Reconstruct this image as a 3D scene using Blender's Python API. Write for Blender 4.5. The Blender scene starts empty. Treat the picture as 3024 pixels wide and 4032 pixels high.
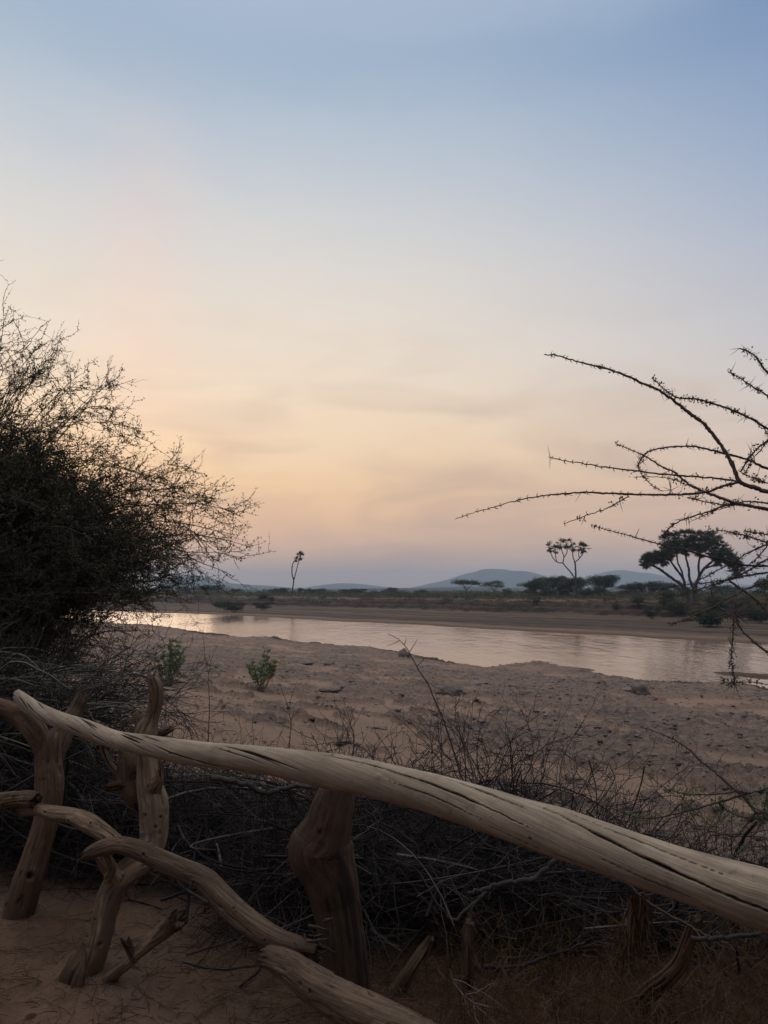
import bpy, math
import numpy as np
from mathutils import Vector
rad = math.radians
S = bpy.context.scene
COL = S.collection
# ------------------------------------------------------------------ camera
F = 3030.0; PITCH = rad(5.80); CAMZ = 1.5
cam = bpy.data.objects.new('camera', bpy.data.cameras.new('camera')); COL.objects.link(cam)
cam.location = (0, 0, CAMZ); cam.rotation_euler = (math.pi/2 + PITCH, 0, 0)
cam.data.sensor_fit = 'VERTICAL'; cam.data.sensor_height = 24.0; cam.data.lens = 24.0*F/4032.0
cam.data.clip_start = 0.05; cam.data.clip_end = 20000
S.camera = cam
# ------------------------------------------------------------------ light
SUN_AZ = rad(-25); SUN_EL = rad(3.0)          # azimuth from +Y towards +X
sdir = Vector((math.sin(SUN_AZ)*math.cos(SUN_EL), math.cos(SUN_AZ)*math.cos(SUN_EL), math.sin(SUN_EL)))
sl = bpy.data.lights.new('sun', 'SUN'); sl.energy = 0.30; sl.angle = rad(25); sl.color = (1.0, 0.72, 0.48)
so = bpy.data.objects.new('sun', sl); COL.objects.link(so)
so.rotation_euler = sdir.to_track_quat('Z', 'Y').to_euler()
S.view_settings.view_transform = 'Standard'; S.view_settings.look = 'None'
S.view_settings.exposure = 0.12; S.view_settings.gamma = 1.0
S.render.engine = 'CYCLES'
S.cycles.max_bounces = 6; S.cycles.diffuse_bounces = 3; S.cycles.glossy_bounces = 2
S.cycles.transmission_bounces = 2; S.cycles.volume_bounces = 3; S.cycles.transparent_max_bounces = 4
S.cycles.use_denoising = True
def lin(c): return tuple(((v/255.0+0.055)/1.055)**2.4 if v/255.0 > 0.04045 else v/255.0/12.92 for v in c)
W = bpy.data.worlds.new("World"); S.world = W; W.use_nodes = True
def build_world():
    nt = W.node_tree; nt.nodes.clear(); N = nt.nodes.new; L = nt.links.new
    tc = N('ShaderNodeTexCoord'); nrm = N('ShaderNodeVectorMath'); nrm.operation = 'NORMALIZE'; L(tc.outputs['Generated'], nrm.inputs[0])
    sep = N('ShaderNodeSeparateXYZ'); L(nrm.outputs[0], sep.inputs[0])
    def math_(op, a, b=None, c=None, clamp=False):
        m = N('ShaderNodeMath'); m.operation = op; m.use_clamp = clamp
        for i, v in enumerate((a, b, c)):
            if v is None: continue
            if isinstance(v, (int, float)): m.inputs[i].default_value = v
            else: L(v, m.inputs[i])
        return m.outputs[0]
    # soft streaky warp of the elevation so that the bands are uneven, as thin cloud is
    mp = N('ShaderNodeMapping'); mp.inputs['Scale'].default_value = (2.2, 2.2, 5.0); mp.inputs['Rotation'].default_value = (0.0, 0.35, 0.0)
    L(nrm.outputs[0], mp.inputs[0])
    n1 = N('ShaderNodeTexNoise'); n1.inputs['Scale'].default_value = 1.6; n1.inputs['Detail'].default_value = 5; n1.inputs['Roughness'].default_value = 0.55
    n1.inputs['Distortion'].default_value = 0.6; L(mp.outputs[0], n1.inputs['Vector'])
    w1 = math_('SUBTRACT', n1.outputs['Fac'], 0.5)
    z = math_('MULTIPLY_ADD', w1, 0.085, sep.outputs['Z'])
    el = math_('DIVIDE', math_('ARCSINE', z), math.pi/2)            # 0..1 from horizon to zenith
    hx = math_('MULTIPLY', sep.outputs['X'], math.sin(SUN_AZ)); hy = math_('MULTIPLY', sep.outputs['Y'], math.cos(SUN_AZ))
    hl = math_('SQRT', math_('SUBTRACT', 1.0001, math_('MULTIPLY', sep.outputs['Z'], sep.outputs['Z'])))
    hd = math_('DIVIDE', math_('ADD', hx, hy), hl)
    mr = N('ShaderNodeMapRange'); mr.interpolation_type = 'SMOOTHSTEP'; L(math_('MULTIPLY_ADD', w1, 0.10, hd), mr.inputs['Value'])
    mr.inputs['From Min'].default_value = 0.42; mr.inputs['From Max'].default_value = 1.0
    def ramp(stops, f):
        r = N('ShaderNodeValToRGB'); r.color_ramp.interpolation = 'B_SPLINE'
        e = r.color_ramp.elements
        while len(e) < len(stops): e.new(0.5)
        for i, (p, c) in enumerate(stops):
            e[i].position = p/90.0; e[i].color = (*lin(c), 1)
        L(f, r.inputs[0]); return r.outputs[0]
    near = ramp(SKY_NEAR, el); far = ramp(SKY_FAR, el)
    mx = N('ShaderNodeMix'); mx.data_type = 'RGBA'; L(mr.outputs[0], mx.inputs[0]); L(far, mx.inputs[6]); L(near, mx.inputs[7])
    # wider look away from the sun (behind the camera) is a dimmer blue dusk
    mb = N('ShaderNodeMapRange'); L(hd, mb.inputs['Value']); mb.inputs['From Min'].default_value = -0.6; mb.inputs['From Max'].default_value = 0.5
    mb.inputs['To Min'].default_value = 0.65; mb.inputs['To Max'].default_value = 1.0
    sc = N('ShaderNodeVectorMath'); sc.operation = 'SCALE'; L(mx.outputs[2], sc.inputs[0]); L(mb.outputs[0], sc.inputs['Scale'])
    # thin cloud tint
    n2 = N('ShaderNodeTexNoise'); n2.inputs['Scale'].default_value = 2.6; n2.inputs['Detail'].default_value = 6; n2.inputs['Distortion'].default_value = 1.0
    mp2 = N('ShaderNodeMapping'); mp2.inputs['Scale'].default_value = (1.6, 1.6, 6.0); mp2.inputs['Location'].default_value = (3.1, 1.2, 0.4)
    L(nrm.outputs[0], mp2.inputs[0]); L(mp2.outputs[0], n2.inputs['Vector'])
    cl = N('ShaderNodeMapRange'); L(n2.outputs['Fac'], cl.inputs['Value']); cl.inputs['From Min'].default_value = 0.42; cl.inputs['From Max'].default_value = 0.72
    cl.inputs['To Max'].default_value = 0.46
    band = N('ShaderNodeMapRange'); band.interpolation_type = 'SMOOTHSTEP'; L(sep.outputs['Z'], band.inputs['Value']); band.inputs['From Min'].default_value = 0.42; band.inputs['From Max'].default_value = 0.12
    cf = math_('MULTIPLY', cl.outputs[0], band.outputs[0])
    m2 = N('ShaderNodeMix'); m2.data_type = 'RGBA'; L(cf, m2.inputs[0]); L(sc.outputs[0], m2.inputs[6]); m2.inputs[7].default_value = (*lin((186, 158, 148)), 1)
    # faint pinkish pillar of lit haze above the low sun
    A = rad(-18.0); pa = math_('SUBTRACT', math_('MULTIPLY', sep.outputs['X'], math.cos(A)), math_('MULTIPLY', sep.outputs['Y'], math.sin(A)))
    pa = math_('DIVIDE', math_('MULTIPLY_ADD', w1, 0.05, pa), 0.055); pf = math_('POWER', 2.718, math_('MULTIPLY', math_('MULTIPLY', pa, pa), -1.0))
    pe = N('ShaderNodeMapRange'); pe.interpolation_type = 'SMOOTHSTEP'; L(sep.outputs['Z'], pe.inputs['Value']); pe.inputs['From Min'].default_value = 0.10; pe.inputs['From Max'].default_value = 0.30; pe.inputs['To Max'].default_value = 0.22
    pd = N('ShaderNodeMapRange'); pd.interpolation_type = 'SMOOTHSTEP'; L(sep.outputs['Z'], pd.inputs['Value']); pd.inputs['From Min'].default_value = 0.62; pd.inputs['From Max'].default_value = 0.36
    front = N('ShaderNodeMapRange'); L(sep.outputs['Y'], front.inputs['Value']); front.inputs['From Max'].default_value = 0.2
    pfac = math_('MULTIPLY', math_('MULTIPLY', pf, pe.outputs[0]), math_('MULTIPLY', pd.outputs[0], front.outputs[0]))
    mpk = N('ShaderNodeMix'); mpk.data_type = 'RGBA'; L(pfac, mpk.inputs[0]); L(m2.outputs[2], mpk.inputs[6]); mpk.inputs[7].default_value = (*lin((255, 206, 190)), 1); m2 = mpk
    # physical sky underneath
    sk = N('ShaderNodeTexSky'); sk.sky_type = 'NISHITA'; sk.sun_disc = False; sk.sun_elevation = SUN_EL; sk.sun_rotation = SUN_AZ
    sk.air_density = 1.2; sk.dust_density = 3.0
    sks = N('ShaderNodeVectorMath'); sks.operation = 'SCALE'; L(sk.outputs[0], sks.inputs[0]); sks.inputs['Scale'].default_value = 0.12
    m3 = N('ShaderNodeMix'); m3.data_type = 'RGBA'; m3.inputs[0].default_value = 0.08; L(m2.outputs[2], m3.inputs[6]); L(sks.outputs[0], m3.inputs[7])
    bg = N('ShaderNodeBackground'); L(m3.outputs[2], bg.inputs['Color'])
    zs = N('ShaderNodeMapRange'); zs.interpolation_type = 'SMOOTHSTEP'; L(sep.outputs['Z'], zs.inputs['Value']); zs.inputs['From Min'].default_value = 0.66; zs.inputs['From Max'].default_value = 0.95; zs.inputs['To Min'].default_value = 1.0; zs.inputs['To Max'].default_value = 1.75; L(zs.outputs[0], bg.inputs['Strength'])  # sky strengthened towards the zenith, added as fill light for the foreground
    out = N('ShaderNodeOutputWorld'); L(bg.outputs[0], out.inputs['Surface'])
SKY_NEAR = [(0, (206, 168, 146)), (2.0, (220, 182, 158)), (5, (248, 200, 156)), (9, (255, 216, 168)), (15, (248, 228, 204)), (24, (226, 222, 216)), (33, (176, 193, 211)), (38, (148, 171, 197)), (52, (215, 222, 235)), (66, (255, 250, 242))]
SKY_FAR = [(0, (188, 162, 148)), (2.5, (198, 172, 160)), (6, (210, 184, 174)), (10, (212, 198, 192)), (16, (192, 195, 205)), (24, (154, 173, 203)), (33, (119, 147, 188)), (38, (97, 128, 174)), (52, (210, 218, 235)), (66, (255, 250, 242))]
build_world()
# ------------------------------------------------------------------ helpers
rng = np.random.default_rng(7)
def P(sx, sy, Y):
    xc = (sx-1512.0)/F; yc = (2016.0-sy)/F
    dy = math.cos(PITCH)-math.sin(PITCH)*yc; dz = math.sin(PITCH)+math.cos(PITCH)*yc
    return np.array([xc/dy*Y, Y, CAMZ+dz/dy*Y])
Z1 = lambda x, y: (x*.7233, 2600+y*.7233)
Z2 = lambda x, y: (900+x*.7233, 2900+y*.7233)
Z3 = lambda x, y: (1900+x*.6775, 2700+y*.6775)
Z4 = lambda x, y: (1700+x*.798, 1300+y*.798)
ZL = lambda x, y: (.678*x, 1200+.678*y)
Q2 = lambda x, y: (400+.7836*x, 2050+.7836*y)
Q3 = lambda x, y: (1600+.8584*x, 2050+.8584*y)
Q4 = lambda x, y: (400+.904*x, 2400+.904*y)
def _h(ix, iy, iz, seed):
    n = (ix.astype(np.int64)*374761393 + iy.astype(np.int64)*668265263 + iz.astype(np.int64)*2147483647 + seed*1274126177) & 0xffffffff
    n = ((n ^ (n >> 13))*1274126177) & 0xffffffff
    n = ((n ^ (n >> 16))*2246822519) & 0xffffffff
    return ((n ^ (n >> 15)) & 0xffffff)/float(0xffffff)
def vn3(x, y, z, seed=0):
    x, y, z = np.broadcast_arrays(np.asarray(x, float), np.asarray(y, float), np.asarray(z, float))
    fx, fy, fz = np.floor(x), np.floor(y), np.floor(z)
    tx, ty, tz = x-fx, y-fy, z-fz
    tx, ty, tz = [t*t*(3-2*t) for t in (tx, ty, tz)]
    r = 0
    for a in (0, 1):
        for b in (0, 1):
            for c in (0, 1):
                r = r + _h(fx+a, fy+b, fz+c, seed)*(tx if a else 1-tx)*(ty if b else 1-ty)*(tz if c else 1-tz)
    return r*2-1
def vn2(x, y, seed=0):
    x, y = np.broadcast_arrays(np.asarray(x, float), np.asarray(y, float))
    fx, fy = np.floor(x), np.floor(y); tx, ty = x-fx, y-fy; tx = tx*tx*(3-2*tx); ty = ty*ty*(3-2*ty); o = np.zeros_like(fx)
    return ((_h(fx, fy, o, seed)*(1-tx)+_h(fx+1, fy, o, seed)*tx)*(1-ty)+(_h(fx, fy+1, o, seed)*(1-tx)+_h(fx+1, fy+1, o, seed)*tx)*ty)*2-1
def fbm2(x, y, oct=4, seed=0, gain=.5):
    s = 0; a = 1.0; t = 0
    for i in range(oct):
        s = s+a*vn2(x*2**i+i*17.3, y*2**i-i*9.1, seed+i); t += a; a *= gain
    return s/t
def fbm3(x, y, z, oct=3, seed=0):
    s = 0; a = 1.0; t = 0
    for i in range(oct):
        s = s+a*vn3(x*2**i+i*7.3, y*2**i, z*2**i-i*3.7, seed+i); t += a; a *= .5
    return s/t
def smooth(x, a, b):
    t = np.clip((x-a)/(b-a), 0, 1); return t*t*(3-2*t)
def catmull(pts, n):
    p = np.asarray(pts, float); p = np.vstack([2*p[0]-p[1], p, 2*p[-1]-p[-2]])
    m = len(p)-3; t = np.linspace(0, m-1e-9, n); i = t.astype(int); u = (t-i)[:, None]
    a, b, c, d = p[i], p[i+1], p[i+2], p[i+3]
    return .5*((2*b)+(-a+c)*u+(2*a-5*b+4*c-d)*u*u+(-a+3*b-3*c+d)*u**3)
def norm(v): return v/np.maximum(np.linalg.norm(v, axis=-1, keepdims=True), 1e-9)
class MB:
    def __init__(s): s.v = []; s.q = []; s.t = []; s.sh = []; s.n = 0
    def add(s, v, q=None, t=None, sh=None):
        v = np.asarray(v, np.float32).reshape(-1, 3); s.sh.append(np.full(len(v), .5, np.float32) if sh is None else sh.astype(np.float32))
        if q is not None and len(q): s.q.append(np.asarray(q, np.int64).reshape(-1, 4)+s.n)
        if t is not None and len(t): s.t.append(np.asarray(t, np.int64).reshape(-1, 3)+s.n)
        s.v.append(v); s.n += len(v)
    def tubes(s, paths, radii, sides=3):
        """paths (N,K,3), radii (N,K): N tapered tubes"""
        p = np.asarray(paths, float)
        if p.ndim == 2: p = p[None]
        r = np.broadcast_to(np.asarray(radii, float), p.shape[:2])
        N, K, _ = p.shape
        t = norm(np.gradient(p, axis=1))
        ref = norm(np.cross(p[:, -1]-p[:, 0]+1e-5, np.array([0.31, 0.17, 0.93])))[:, None, :]
        a = norm(ref-(ref*t).sum(-1, keepdims=True)*t); b = np.cross(t, a)
        ang = np.arange(sides)*2*math.pi/sides
        v = p[:, :, None, :]+r[:, :, None, None]*(a[:, :, None, :]*np.cos(ang)[None, None, :, None]+b[:, :, None, :]*np.sin(ang)[None, None, :, None])
        k = np.arange(K-1)[:, None]*sides; j = np.arange(sides)[None, :]; j2 = (j+1) % sides
        f = np.stack([k+j, k+j2, k+sides+j2, k+sides+j], -1).reshape(-1, 4)
        f = (f[None]+(np.arange(N)*K*sides)[:, None, None]).reshape(-1, 4)
        s.add(v.reshape(-1, 3), f, None, np.repeat(rng.random(N), K*sides))
    def leaves(s, c, d, up, ln, wd, fold=0.15):
        """diamond leaves: centre c, direction d, normal hint up"""
        c = np.asarray(c, float); d = norm(np.asarray(d, float)); N = len(c)
        side = norm(np.cross(d, up)); nn = np.cross(side, d)
        ln = np.broadcast_to(ln, N)[:, None]; wd = np.broadcast_to(wd, N)[:, None]
        v = np.stack([c, c+d*ln*.5+side*wd*.5+nn*wd*fold, c+d*ln, c+d*ln*.5-side*wd*.5+nn*wd*fold], 1)
        s.add(v.reshape(-1, 3), np.arange(N*4).reshape(-1, 4), None, np.repeat(rng.random(N), 4))
    def build(s, name, mat, parent=None, smooth_=False, attrs=None):
        me = bpy.data.meshes.new(name)
        v = np.concatenate(s.v); 
        q = np.concatenate(s.q) if s.q else np.zeros((0, 4), np.int64); t = np.concatenate(s.t) if s.t else np.zeros((0, 3), np.int64)
        me.vertices.add(len(v)); me.vertices.foreach_set('co', v.ravel())
        li = np.concatenate([q.ravel(), t.ravel()]).astype(np.int32)
        me.loops.add(len(li)); me.loops.foreach_set('vertex_index', li)
        ls = np.concatenate([np.arange(len(q))*4, len(q)*4+np.arange(len(t))*3]).astype(np.int32)
        me.polygons.add(len(ls)); me.polygons.foreach_set('loop_start', ls)
        if smooth_: me.polygons.foreach_set('use_smooth', np.ones(len(ls), bool))
        me.update(calc_edges=True)
        if attrs is None and mat.get('uses_shade'): attrs = {'shade': np.concatenate(s.sh)}
        for k, a in (attrs or {}).items():
            a = np.asarray(a, np.float32)
            if a.ndim == 1: at = me.attributes.new(k, 'FLOAT', 'POINT'); at.data.foreach_set('value', a)
            else: at = me.attributes.new(k, 'FLOAT_VECTOR', 'POINT'); at.data.foreach_set('vector', a.ravel())
        me.materials.append(mat)
        o = bpy.data.objects.new(name, me); COL.objects.link(o)
        if parent is not None:
            o.parent = parent; o.matrix_parent_inverse = parent.matrix_world.inverted()
        return o
def tag(o, label=None, cat=None, group=None, kind=None):
    if label: o['label'] = label
    if cat: o['category'] = cat
    if group: o['group'] = group
    if kind: o['kind'] = kind
    return o
def empty(name, loc, label, cat, group=None):
    o = bpy.data.objects.new(name, None); COL.objects.link(o); o.location = tuple(loc); o.empty_display_size = .2
    o.matrix_world = __import__('mathutils').Matrix.Translation(tuple(loc))
    return tag(o, label, cat, group)
# ------------------------------------------------------------------ materials
def newmat(name, rough=.9):
    m = bpy.data.materials.new(name); m.use_nodes = True
    b = m.node_tree.nodes['Principled BSDF']; b.inputs['Roughness'].default_value = rough
    b.inputs['Specular IOR Level'].default_value = 0.25
    return m, m.node_tree, b
def mix_node(nt, fac, a, b):
    x = nt.nodes.new('ShaderNodeMix'); x.data_type = 'RGBA'
    for i, v in ((0, fac), (6, a), (7, b)):
        if isinstance(v, (int, float)): x.inputs[i].default_value = v
        elif isinstance(v, tuple): x.inputs[i].default_value = (*v, 1)
        else: nt.links.new(v, x.inputs[i])
    return x.outputs[2]
def noise(nt, scale, detail=4, vec=None, rough=.55, w=None):
    n = nt.nodes.new('ShaderNodeTexNoise'); n.inputs['Scale'].default_value = scale; n.inputs['Detail'].default_value = detail; n.inputs['Roughness'].default_value = rough
    if vec is not None: nt.links.new(vec, n.inputs['Vector'])
    return n.outputs['Fac']
def rng_node(nt, v, a, b, c=0., d=1.):
    m = nt.nodes.new('ShaderNodeMapRange'); nt.links.new(v, m.inputs['Value'])
    for k, x in zip(('From Min', 'From Max', 'To Min', 'To Max'), (a, b, c, d)): m.inputs[k].default_value = x
    return m.outputs[0]
def attr(nt, name, out='Fac'):
    a = nt.nodes.new('ShaderNodeAttribute'); a.attribute_name = name; return a.outputs[out]
def geo_pos(nt): return nt.nodes.new('ShaderNodeNewGeometry').outputs['Position']
def bump(nt, b, h, strength, dist):
    n = nt.nodes.new('ShaderNodeBump'); n.inputs['Strength'].default_value = strength; n.inputs['Distance'].default_value = dist
    nt.links.new(h, n.inputs['Height']); nt.links.new(n.outputs[0], b.inputs['Normal'])
def mat_var(name, c1, c2, scale=3.0, rough=.9, spec=.2, trans=0.0, shpow=1.0):
    m, nt, b = newmat(name, rough); b.inputs['Specular IOR Level'].default_value = spec
    f = rng_node(nt, noise(nt, scale, 3, geo_pos(nt)), .35, .65); m['uses_shade'] = 1
    av = nt.nodes.new('ShaderNodeMath'); av.operation = 'MULTIPLY_ADD'; av.use_clamp = True; sq = nt.nodes.new('ShaderNodeMath'); sq.operation = 'POWER'; sq.inputs[1].default_value = shpow; nt.links.new(attr(nt, 'shade'), sq.inputs[0]); nt.links.new(sq.outputs[0], av.inputs[0]); av.inputs[1].default_value = 1.1
    f2 = nt.nodes.new('ShaderNodeMath'); f2.operation = 'MULTIPLY_ADD'; nt.links.new(f, f2.inputs[0]); f2.inputs[1].default_value = .5; f2.inputs[2].default_value = -.3; nt.links.new(f2.outputs[0], av.inputs[2])
    c = mix_node(nt, av.outputs[0], c1, c2); nt.links.new(c, b.inputs['Base Color'])
    if trans > 0:
        t = nt.nodes.new('ShaderNodeBsdfTranslucent'); nt.links.new(c, t.inputs['Color'])
        ms = nt.nodes.new('ShaderNodeMixShader'); ms.inputs[0].default_value = trans
        nt.links.new(b.outputs[0], ms.inputs[1]); nt.links.new(t.outputs[0], ms.inputs[2])
        nt.links.new(ms.outputs[0], nt.nodes['Material Output'].inputs['Surface'])
    return m
def mat_ground():
    m, nt, b = newmat('sandy_ground', .95); b.inputs['Specular IOR Level'].default_value = .15
    pos = geo_pos(nt)
    big = rng_node(nt, noise(nt, .6, 5, pos), .35, .65)
    sand = mix_node(nt, big, (.385, .248, .175), (.295, .19, .135))
    fine = rng_node(nt, noise(nt, 9, 6, pos, .7), .3, .7)
    sand = mix_node(nt, fine, sand, mix_node(nt, .5, sand, (.44, .30, .21)))
    crustc = mix_node(nt, rng_node(nt, noise(nt, 2.4, 9, pos, .78), .40, .60), (.060, .050, .048), (.30, .225, .185))
    c = mix_node(nt, attr(nt, 'crust'), sand, crustc)
    # specks of grit and dung
    vo = nt.nodes.new('ShaderNodeTexVoronoi'); vo.inputs['Scale'].default_value = 7; nt.links.new(pos, vo.inputs['Vector'])
    sp = rng_node(nt, vo.outputs['Distance'], .10, .16, 1., 0.)
    msk = rng_node(nt, noise(nt, .9, 3, pos), .50, .62)
    mm = nt.nodes.new('ShaderNodeMath'); mm.operation = 'MULTIPLY'; nt.links.new(sp, mm.inputs[0]); nt.links.new(msk, mm.inputs[1])
    c = mix_node(nt, mm.outputs[0], c, (.07, .05, .04))
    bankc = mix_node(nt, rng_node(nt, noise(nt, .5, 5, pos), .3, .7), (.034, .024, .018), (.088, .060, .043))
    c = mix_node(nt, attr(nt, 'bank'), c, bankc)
    gr = mix_node(nt, rng_node(nt, noise(nt, .25, 5, pos), .35, .65), (.15, .11, .062), (.060, .055, .034))
    c = mix_node(nt, attr(nt, 'grass'), c, gr)
    litter = mix_node(nt, fine, (.075, .036, .018), (.19, .098, .052))
    c = mix_node(nt, attr(nt, 'litter'), c, litter)
    wet_shade = attr(nt, 'wet_shade'); c = mix_node(nt, wet_shade, c, mix_node(nt, .75, c, (.050, .027, .018)))  # wet soil by the waterlines, plus shade painted on the bank ledges
    nt.links.new(c, b.inputs['Base Color'])
    h = nt.nodes.new('ShaderNodeMath'); h.operation = 'MULTIPLY_ADD'; nt.links.new(noise(nt, 6, 8, pos, .7), h.inputs[0]); h.inputs[1].default_value = 2.2
    nt.links.new(noise(nt, 45, 4, pos, .7), h.inputs[2]); bump(nt, b, h.outputs[0], 1.0, .055)
    return m
def mat_wood(name, lightc, darkc, rotc=(.07, .04, .022), stain=0.0, soft=1.0):
    m, nt, b = newmat(name, .72); b.inputs['Specular IOR Level'].default_value = .22
    g = attr(nt, 'grain', 'Vector'); pos = geo_pos(nt)
    mp = nt.nodes.new('ShaderNodeMapping'); mp.inputs['Scale'].default_value = (1, 1, .07); nt.links.new(g, mp.inputs[0])
    n1 = noise(nt, 55, 6, mp.outputs[0], .7); n2 = noise(nt, 4, 5, pos, .6)
    mp2 = nt.nodes.new('ShaderNodeMapping'); mp2.inputs['Scale'].default_value = (1, 1, .03); nt.links.new(g, mp2.inputs[0])
    n3 = noise(nt, 160, 3, mp2.outputs[0], .6)
    c = mix_node(nt, rng_node(nt, n1, .38, .62), lightc, darkc)
    c = mix_node(nt, rng_node(nt, n3, .55, .72, 0, .8*soft), c, tuple(v*.42 for v in darkc))
    c = mix_node(nt, rng_node(nt, n2, .52, .74, 0, .5+stain), c, tuple(.5*(a+d) for a, d in zip(rotc, darkc)))
    c = mix_node(nt, rng_node(nt, noise(nt, 34, 3, pos, .6), .60, .74, 0, .55), c, tuple(v*.4 for v in darkc))
    c = mix_node(nt, rng_node(nt, noise(nt, 9, 5, pos, .65), .42, .68, 0, .45), c, tuple(.62*v+.02 for v in darkc))
    c = mix_node(nt, attr(nt, 'crack'), c, (.018, .011, .008))
    c = mix_node(nt, attr(nt, 'rot'), c, rotc)
    nt.links.new(c, b.inputs['Base Color'])
    h = nt.nodes.new('ShaderNodeMath'); h.operation = 'ADD'; nt.links.new(n1, h.inputs[0]); nt.links.new(n3, h.inputs[1])
    bump(nt, b, h.outputs[0], .9*soft, .007)
    return m
def mat_water():
    m, nt, b = newmat('river_water', .06)
    b.inputs['Base Color'].default_value = (.16, .11, .08, 1); b.inputs['Specular IOR Level'].default_value = .6; b.inputs['IOR'].default_value = 1.7
    pos = geo_pos(nt)
    mp = nt.nodes.new('ShaderNodeMapping'); mp.inputs['Rotation'].default_value = (0, 0, rad(38)); mp.inputs['Scale'].default_value = (1.0, .35, 1); nt.links.new(pos, mp.inputs[0])
    n1 = noise(nt, 1.3, 5, mp.outputs[0], .6); n2 = noise(nt, .18, 4, mp.outputs[0], .6)
    h = nt.nodes.new('ShaderNodeMath'); h.operation = 'MULTIPLY_ADD'; nt.links.new(n2, h.inputs[0]); h.inputs[1].default_value = 3.0; nt.links.new(n1, h.inputs[2])
    bump(nt, b, h.outputs[0], .38, .10)
    r = rng_node(nt, noise(nt, .09, 4, mp.outputs[0], .6), .4, .65, .03, .16); nt.links.new(r, b.inputs['Roughness'])
    return m
M = {
 'ground': mat_ground(), 'water': mat_water(),
 'rail': mat_wood('bleached_log', (.43, .338, .245), (.28, .208, .148), soft=.38, stain=.15),
 'post': mat_wood('weathered_post', (.17, .092, .052), (.075, .040, .025), stain=.4),
 'post_dark': mat_wood('dark_stained_post', (.115, .066, .040), (.050, .029, .019), stain=.5),
 'pale': mat_wood('pale_driftwood', (.34, .235, .155), (.16, .10, .062)),
 'low': mat_wood('brown_branch', (.22, .145, .092), (.10, .062, .040)),
 'twig': mat_var('dry_twig', (.018, .015, .016), (.13, .105, .098), 4, shpow=4.0), 'grey_twig': mat_var('grey_green_twig', (.055, .055, .042), (.20, .195, .15), 4),
 'bark': mat_var('grey_bark', (.030, .027, .027), (.062, .053, .049), 8),
 'bark_dark': mat_var('dark_bark', (.052, .038, .032), (.11, .080, .060), 5),
 'thornbark': mat_var('thorn_bark', (.075, .055, .052), (.16, .12, .11), 14),
 'thorn': mat_var('thorn_tip', (.12, .095, .085), (.20, .165, .145), 9),
 'leaf_dark': mat_var('small_leaf', (.085, .088, .045), (.15, .145, .075), 3, trans=.45),
 'leaf_bud': mat_var('bud_leaf', (.070, .085, .040), (.12, .135, .065), 6, trans=.3),
 'milk': mat_var('milkweed_leaf', (.105, .150, .075), (.18, .215, .115), 5, trans=.3),
 'milkstem': mat_var('milkweed_stem', (.14, .15, .09), (.19, .18, .11), 5),
 'yellow': mat_var('yellow_leaf', (.55, .28, .03), (.60, .36, .05), 5, trans=.2),
 'acacia': mat_var('acacia_leaf', (.040, .046, .028), (.075, .080, .044), .35, trans=.2),
 'acacia_dark': mat_var('dark_acacia_leaf', (.026, .036, .024), (.048, .060, .034), .35, trans=.2),
 'palm': mat_var('palm_leaf', (.035, .050, .032), (.062, .080, .050), .5, trans=.2),
 'palm_dead': mat_var('dead_palm_leaf', (.090, .070, .050), (.13, .10, .07), .6),
 'trunk': mat_var('tree_trunk', (.060, .048, .040), (.10, .080, .066), 1.5),
 'bush': mat_var('grey_green_bush', (.060, .062, .036), (.100, .095, .055), .3, trans=.2),
 'bush_dark': mat_var('dark_green_bush', (.022, .034, .018), (.045, .058, .028), .4, trans=.2),
 'straw': mat_var('straw_grass', (.11, .088, .048), (.26, .19, .11), .4, trans=.25),
 'litter': mat_var('dry_litter', (.060, .034, .020), (.14, .082, .046), 6),
 'rock': mat_var('grey_rock', (.13, .105, .09), (.22, .175, .15), 3),
 'pebble': mat_var('pebble_stone', (.060, .046, .040), (.42, .32, .26), 14),
 'hill': mat_var('hill_scrub', (.030, .034, .026), (.052, .050, .036), .01),
}
# ------------------------------------------------------------------ terrain
NX, NY = .785, .62
WATER = -3.0
def nm(X, Y): return NX*X+NY*Y, -NY*X+NX*Y
def edge_from(pts):
    r = []
    for sx, sy in pts:
        d = P(sx, sy, 1.0); k = (WATER-CAMZ)/(d[2]-CAMZ)
        X, Y = d[0]*k, k; n, m = nm(X, Y); r.append((m, n))
    r.sort(); return np.array(r)
NEAR = edge_from([Q2(100, 525), Q2(300, 533), Q2(400, 545), Q2(480, 556), Q2(520, 570), Q2(700, 590), Q2(900, 598), Q2(980, 610), Q2(1080, 628), Q2(1200, 633),
    Q2(1330, 642), Q2(1480, 652), Q2(1560, 685), Q3(0, 627), Q3(130, 634), Q3(200, 652), Q3(300, 666), Q3(550, 690), Q3(700, 684), Q3(800, 697), Q3(900, 714), Q3(1000, 731), Q3(1150, 744), Q3(1300, 752), Q3(1659, 782)])
FAR = edge_from([Q2(0, 452), Q2(200, 460), Q2(600, 472), Q2(900, 488), Q2(1200, 505), Q2(1659, 526), Q3(300, 494), Q3(700, 515), Q3(1000, 531), Q3(1400, 552), Q3(1659, 566)])
PROF_N = np.array([-400, -60, 0, 3.2, 10, 20, 30, 33.0, 34.6, 35.4, 36.5, 50, 64, 65.4, 66.4, 72, 88, 100, 1e4])
PROF_Z = np.array([1.5, .5, .05, 0, -1.08, -1.90, -2.55, -2.80, -2.95, -3.03, -3.4, -4.2, -3.4, -3.0, -2.86, -2.62, -2.5, -2.38, -2.38])
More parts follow.
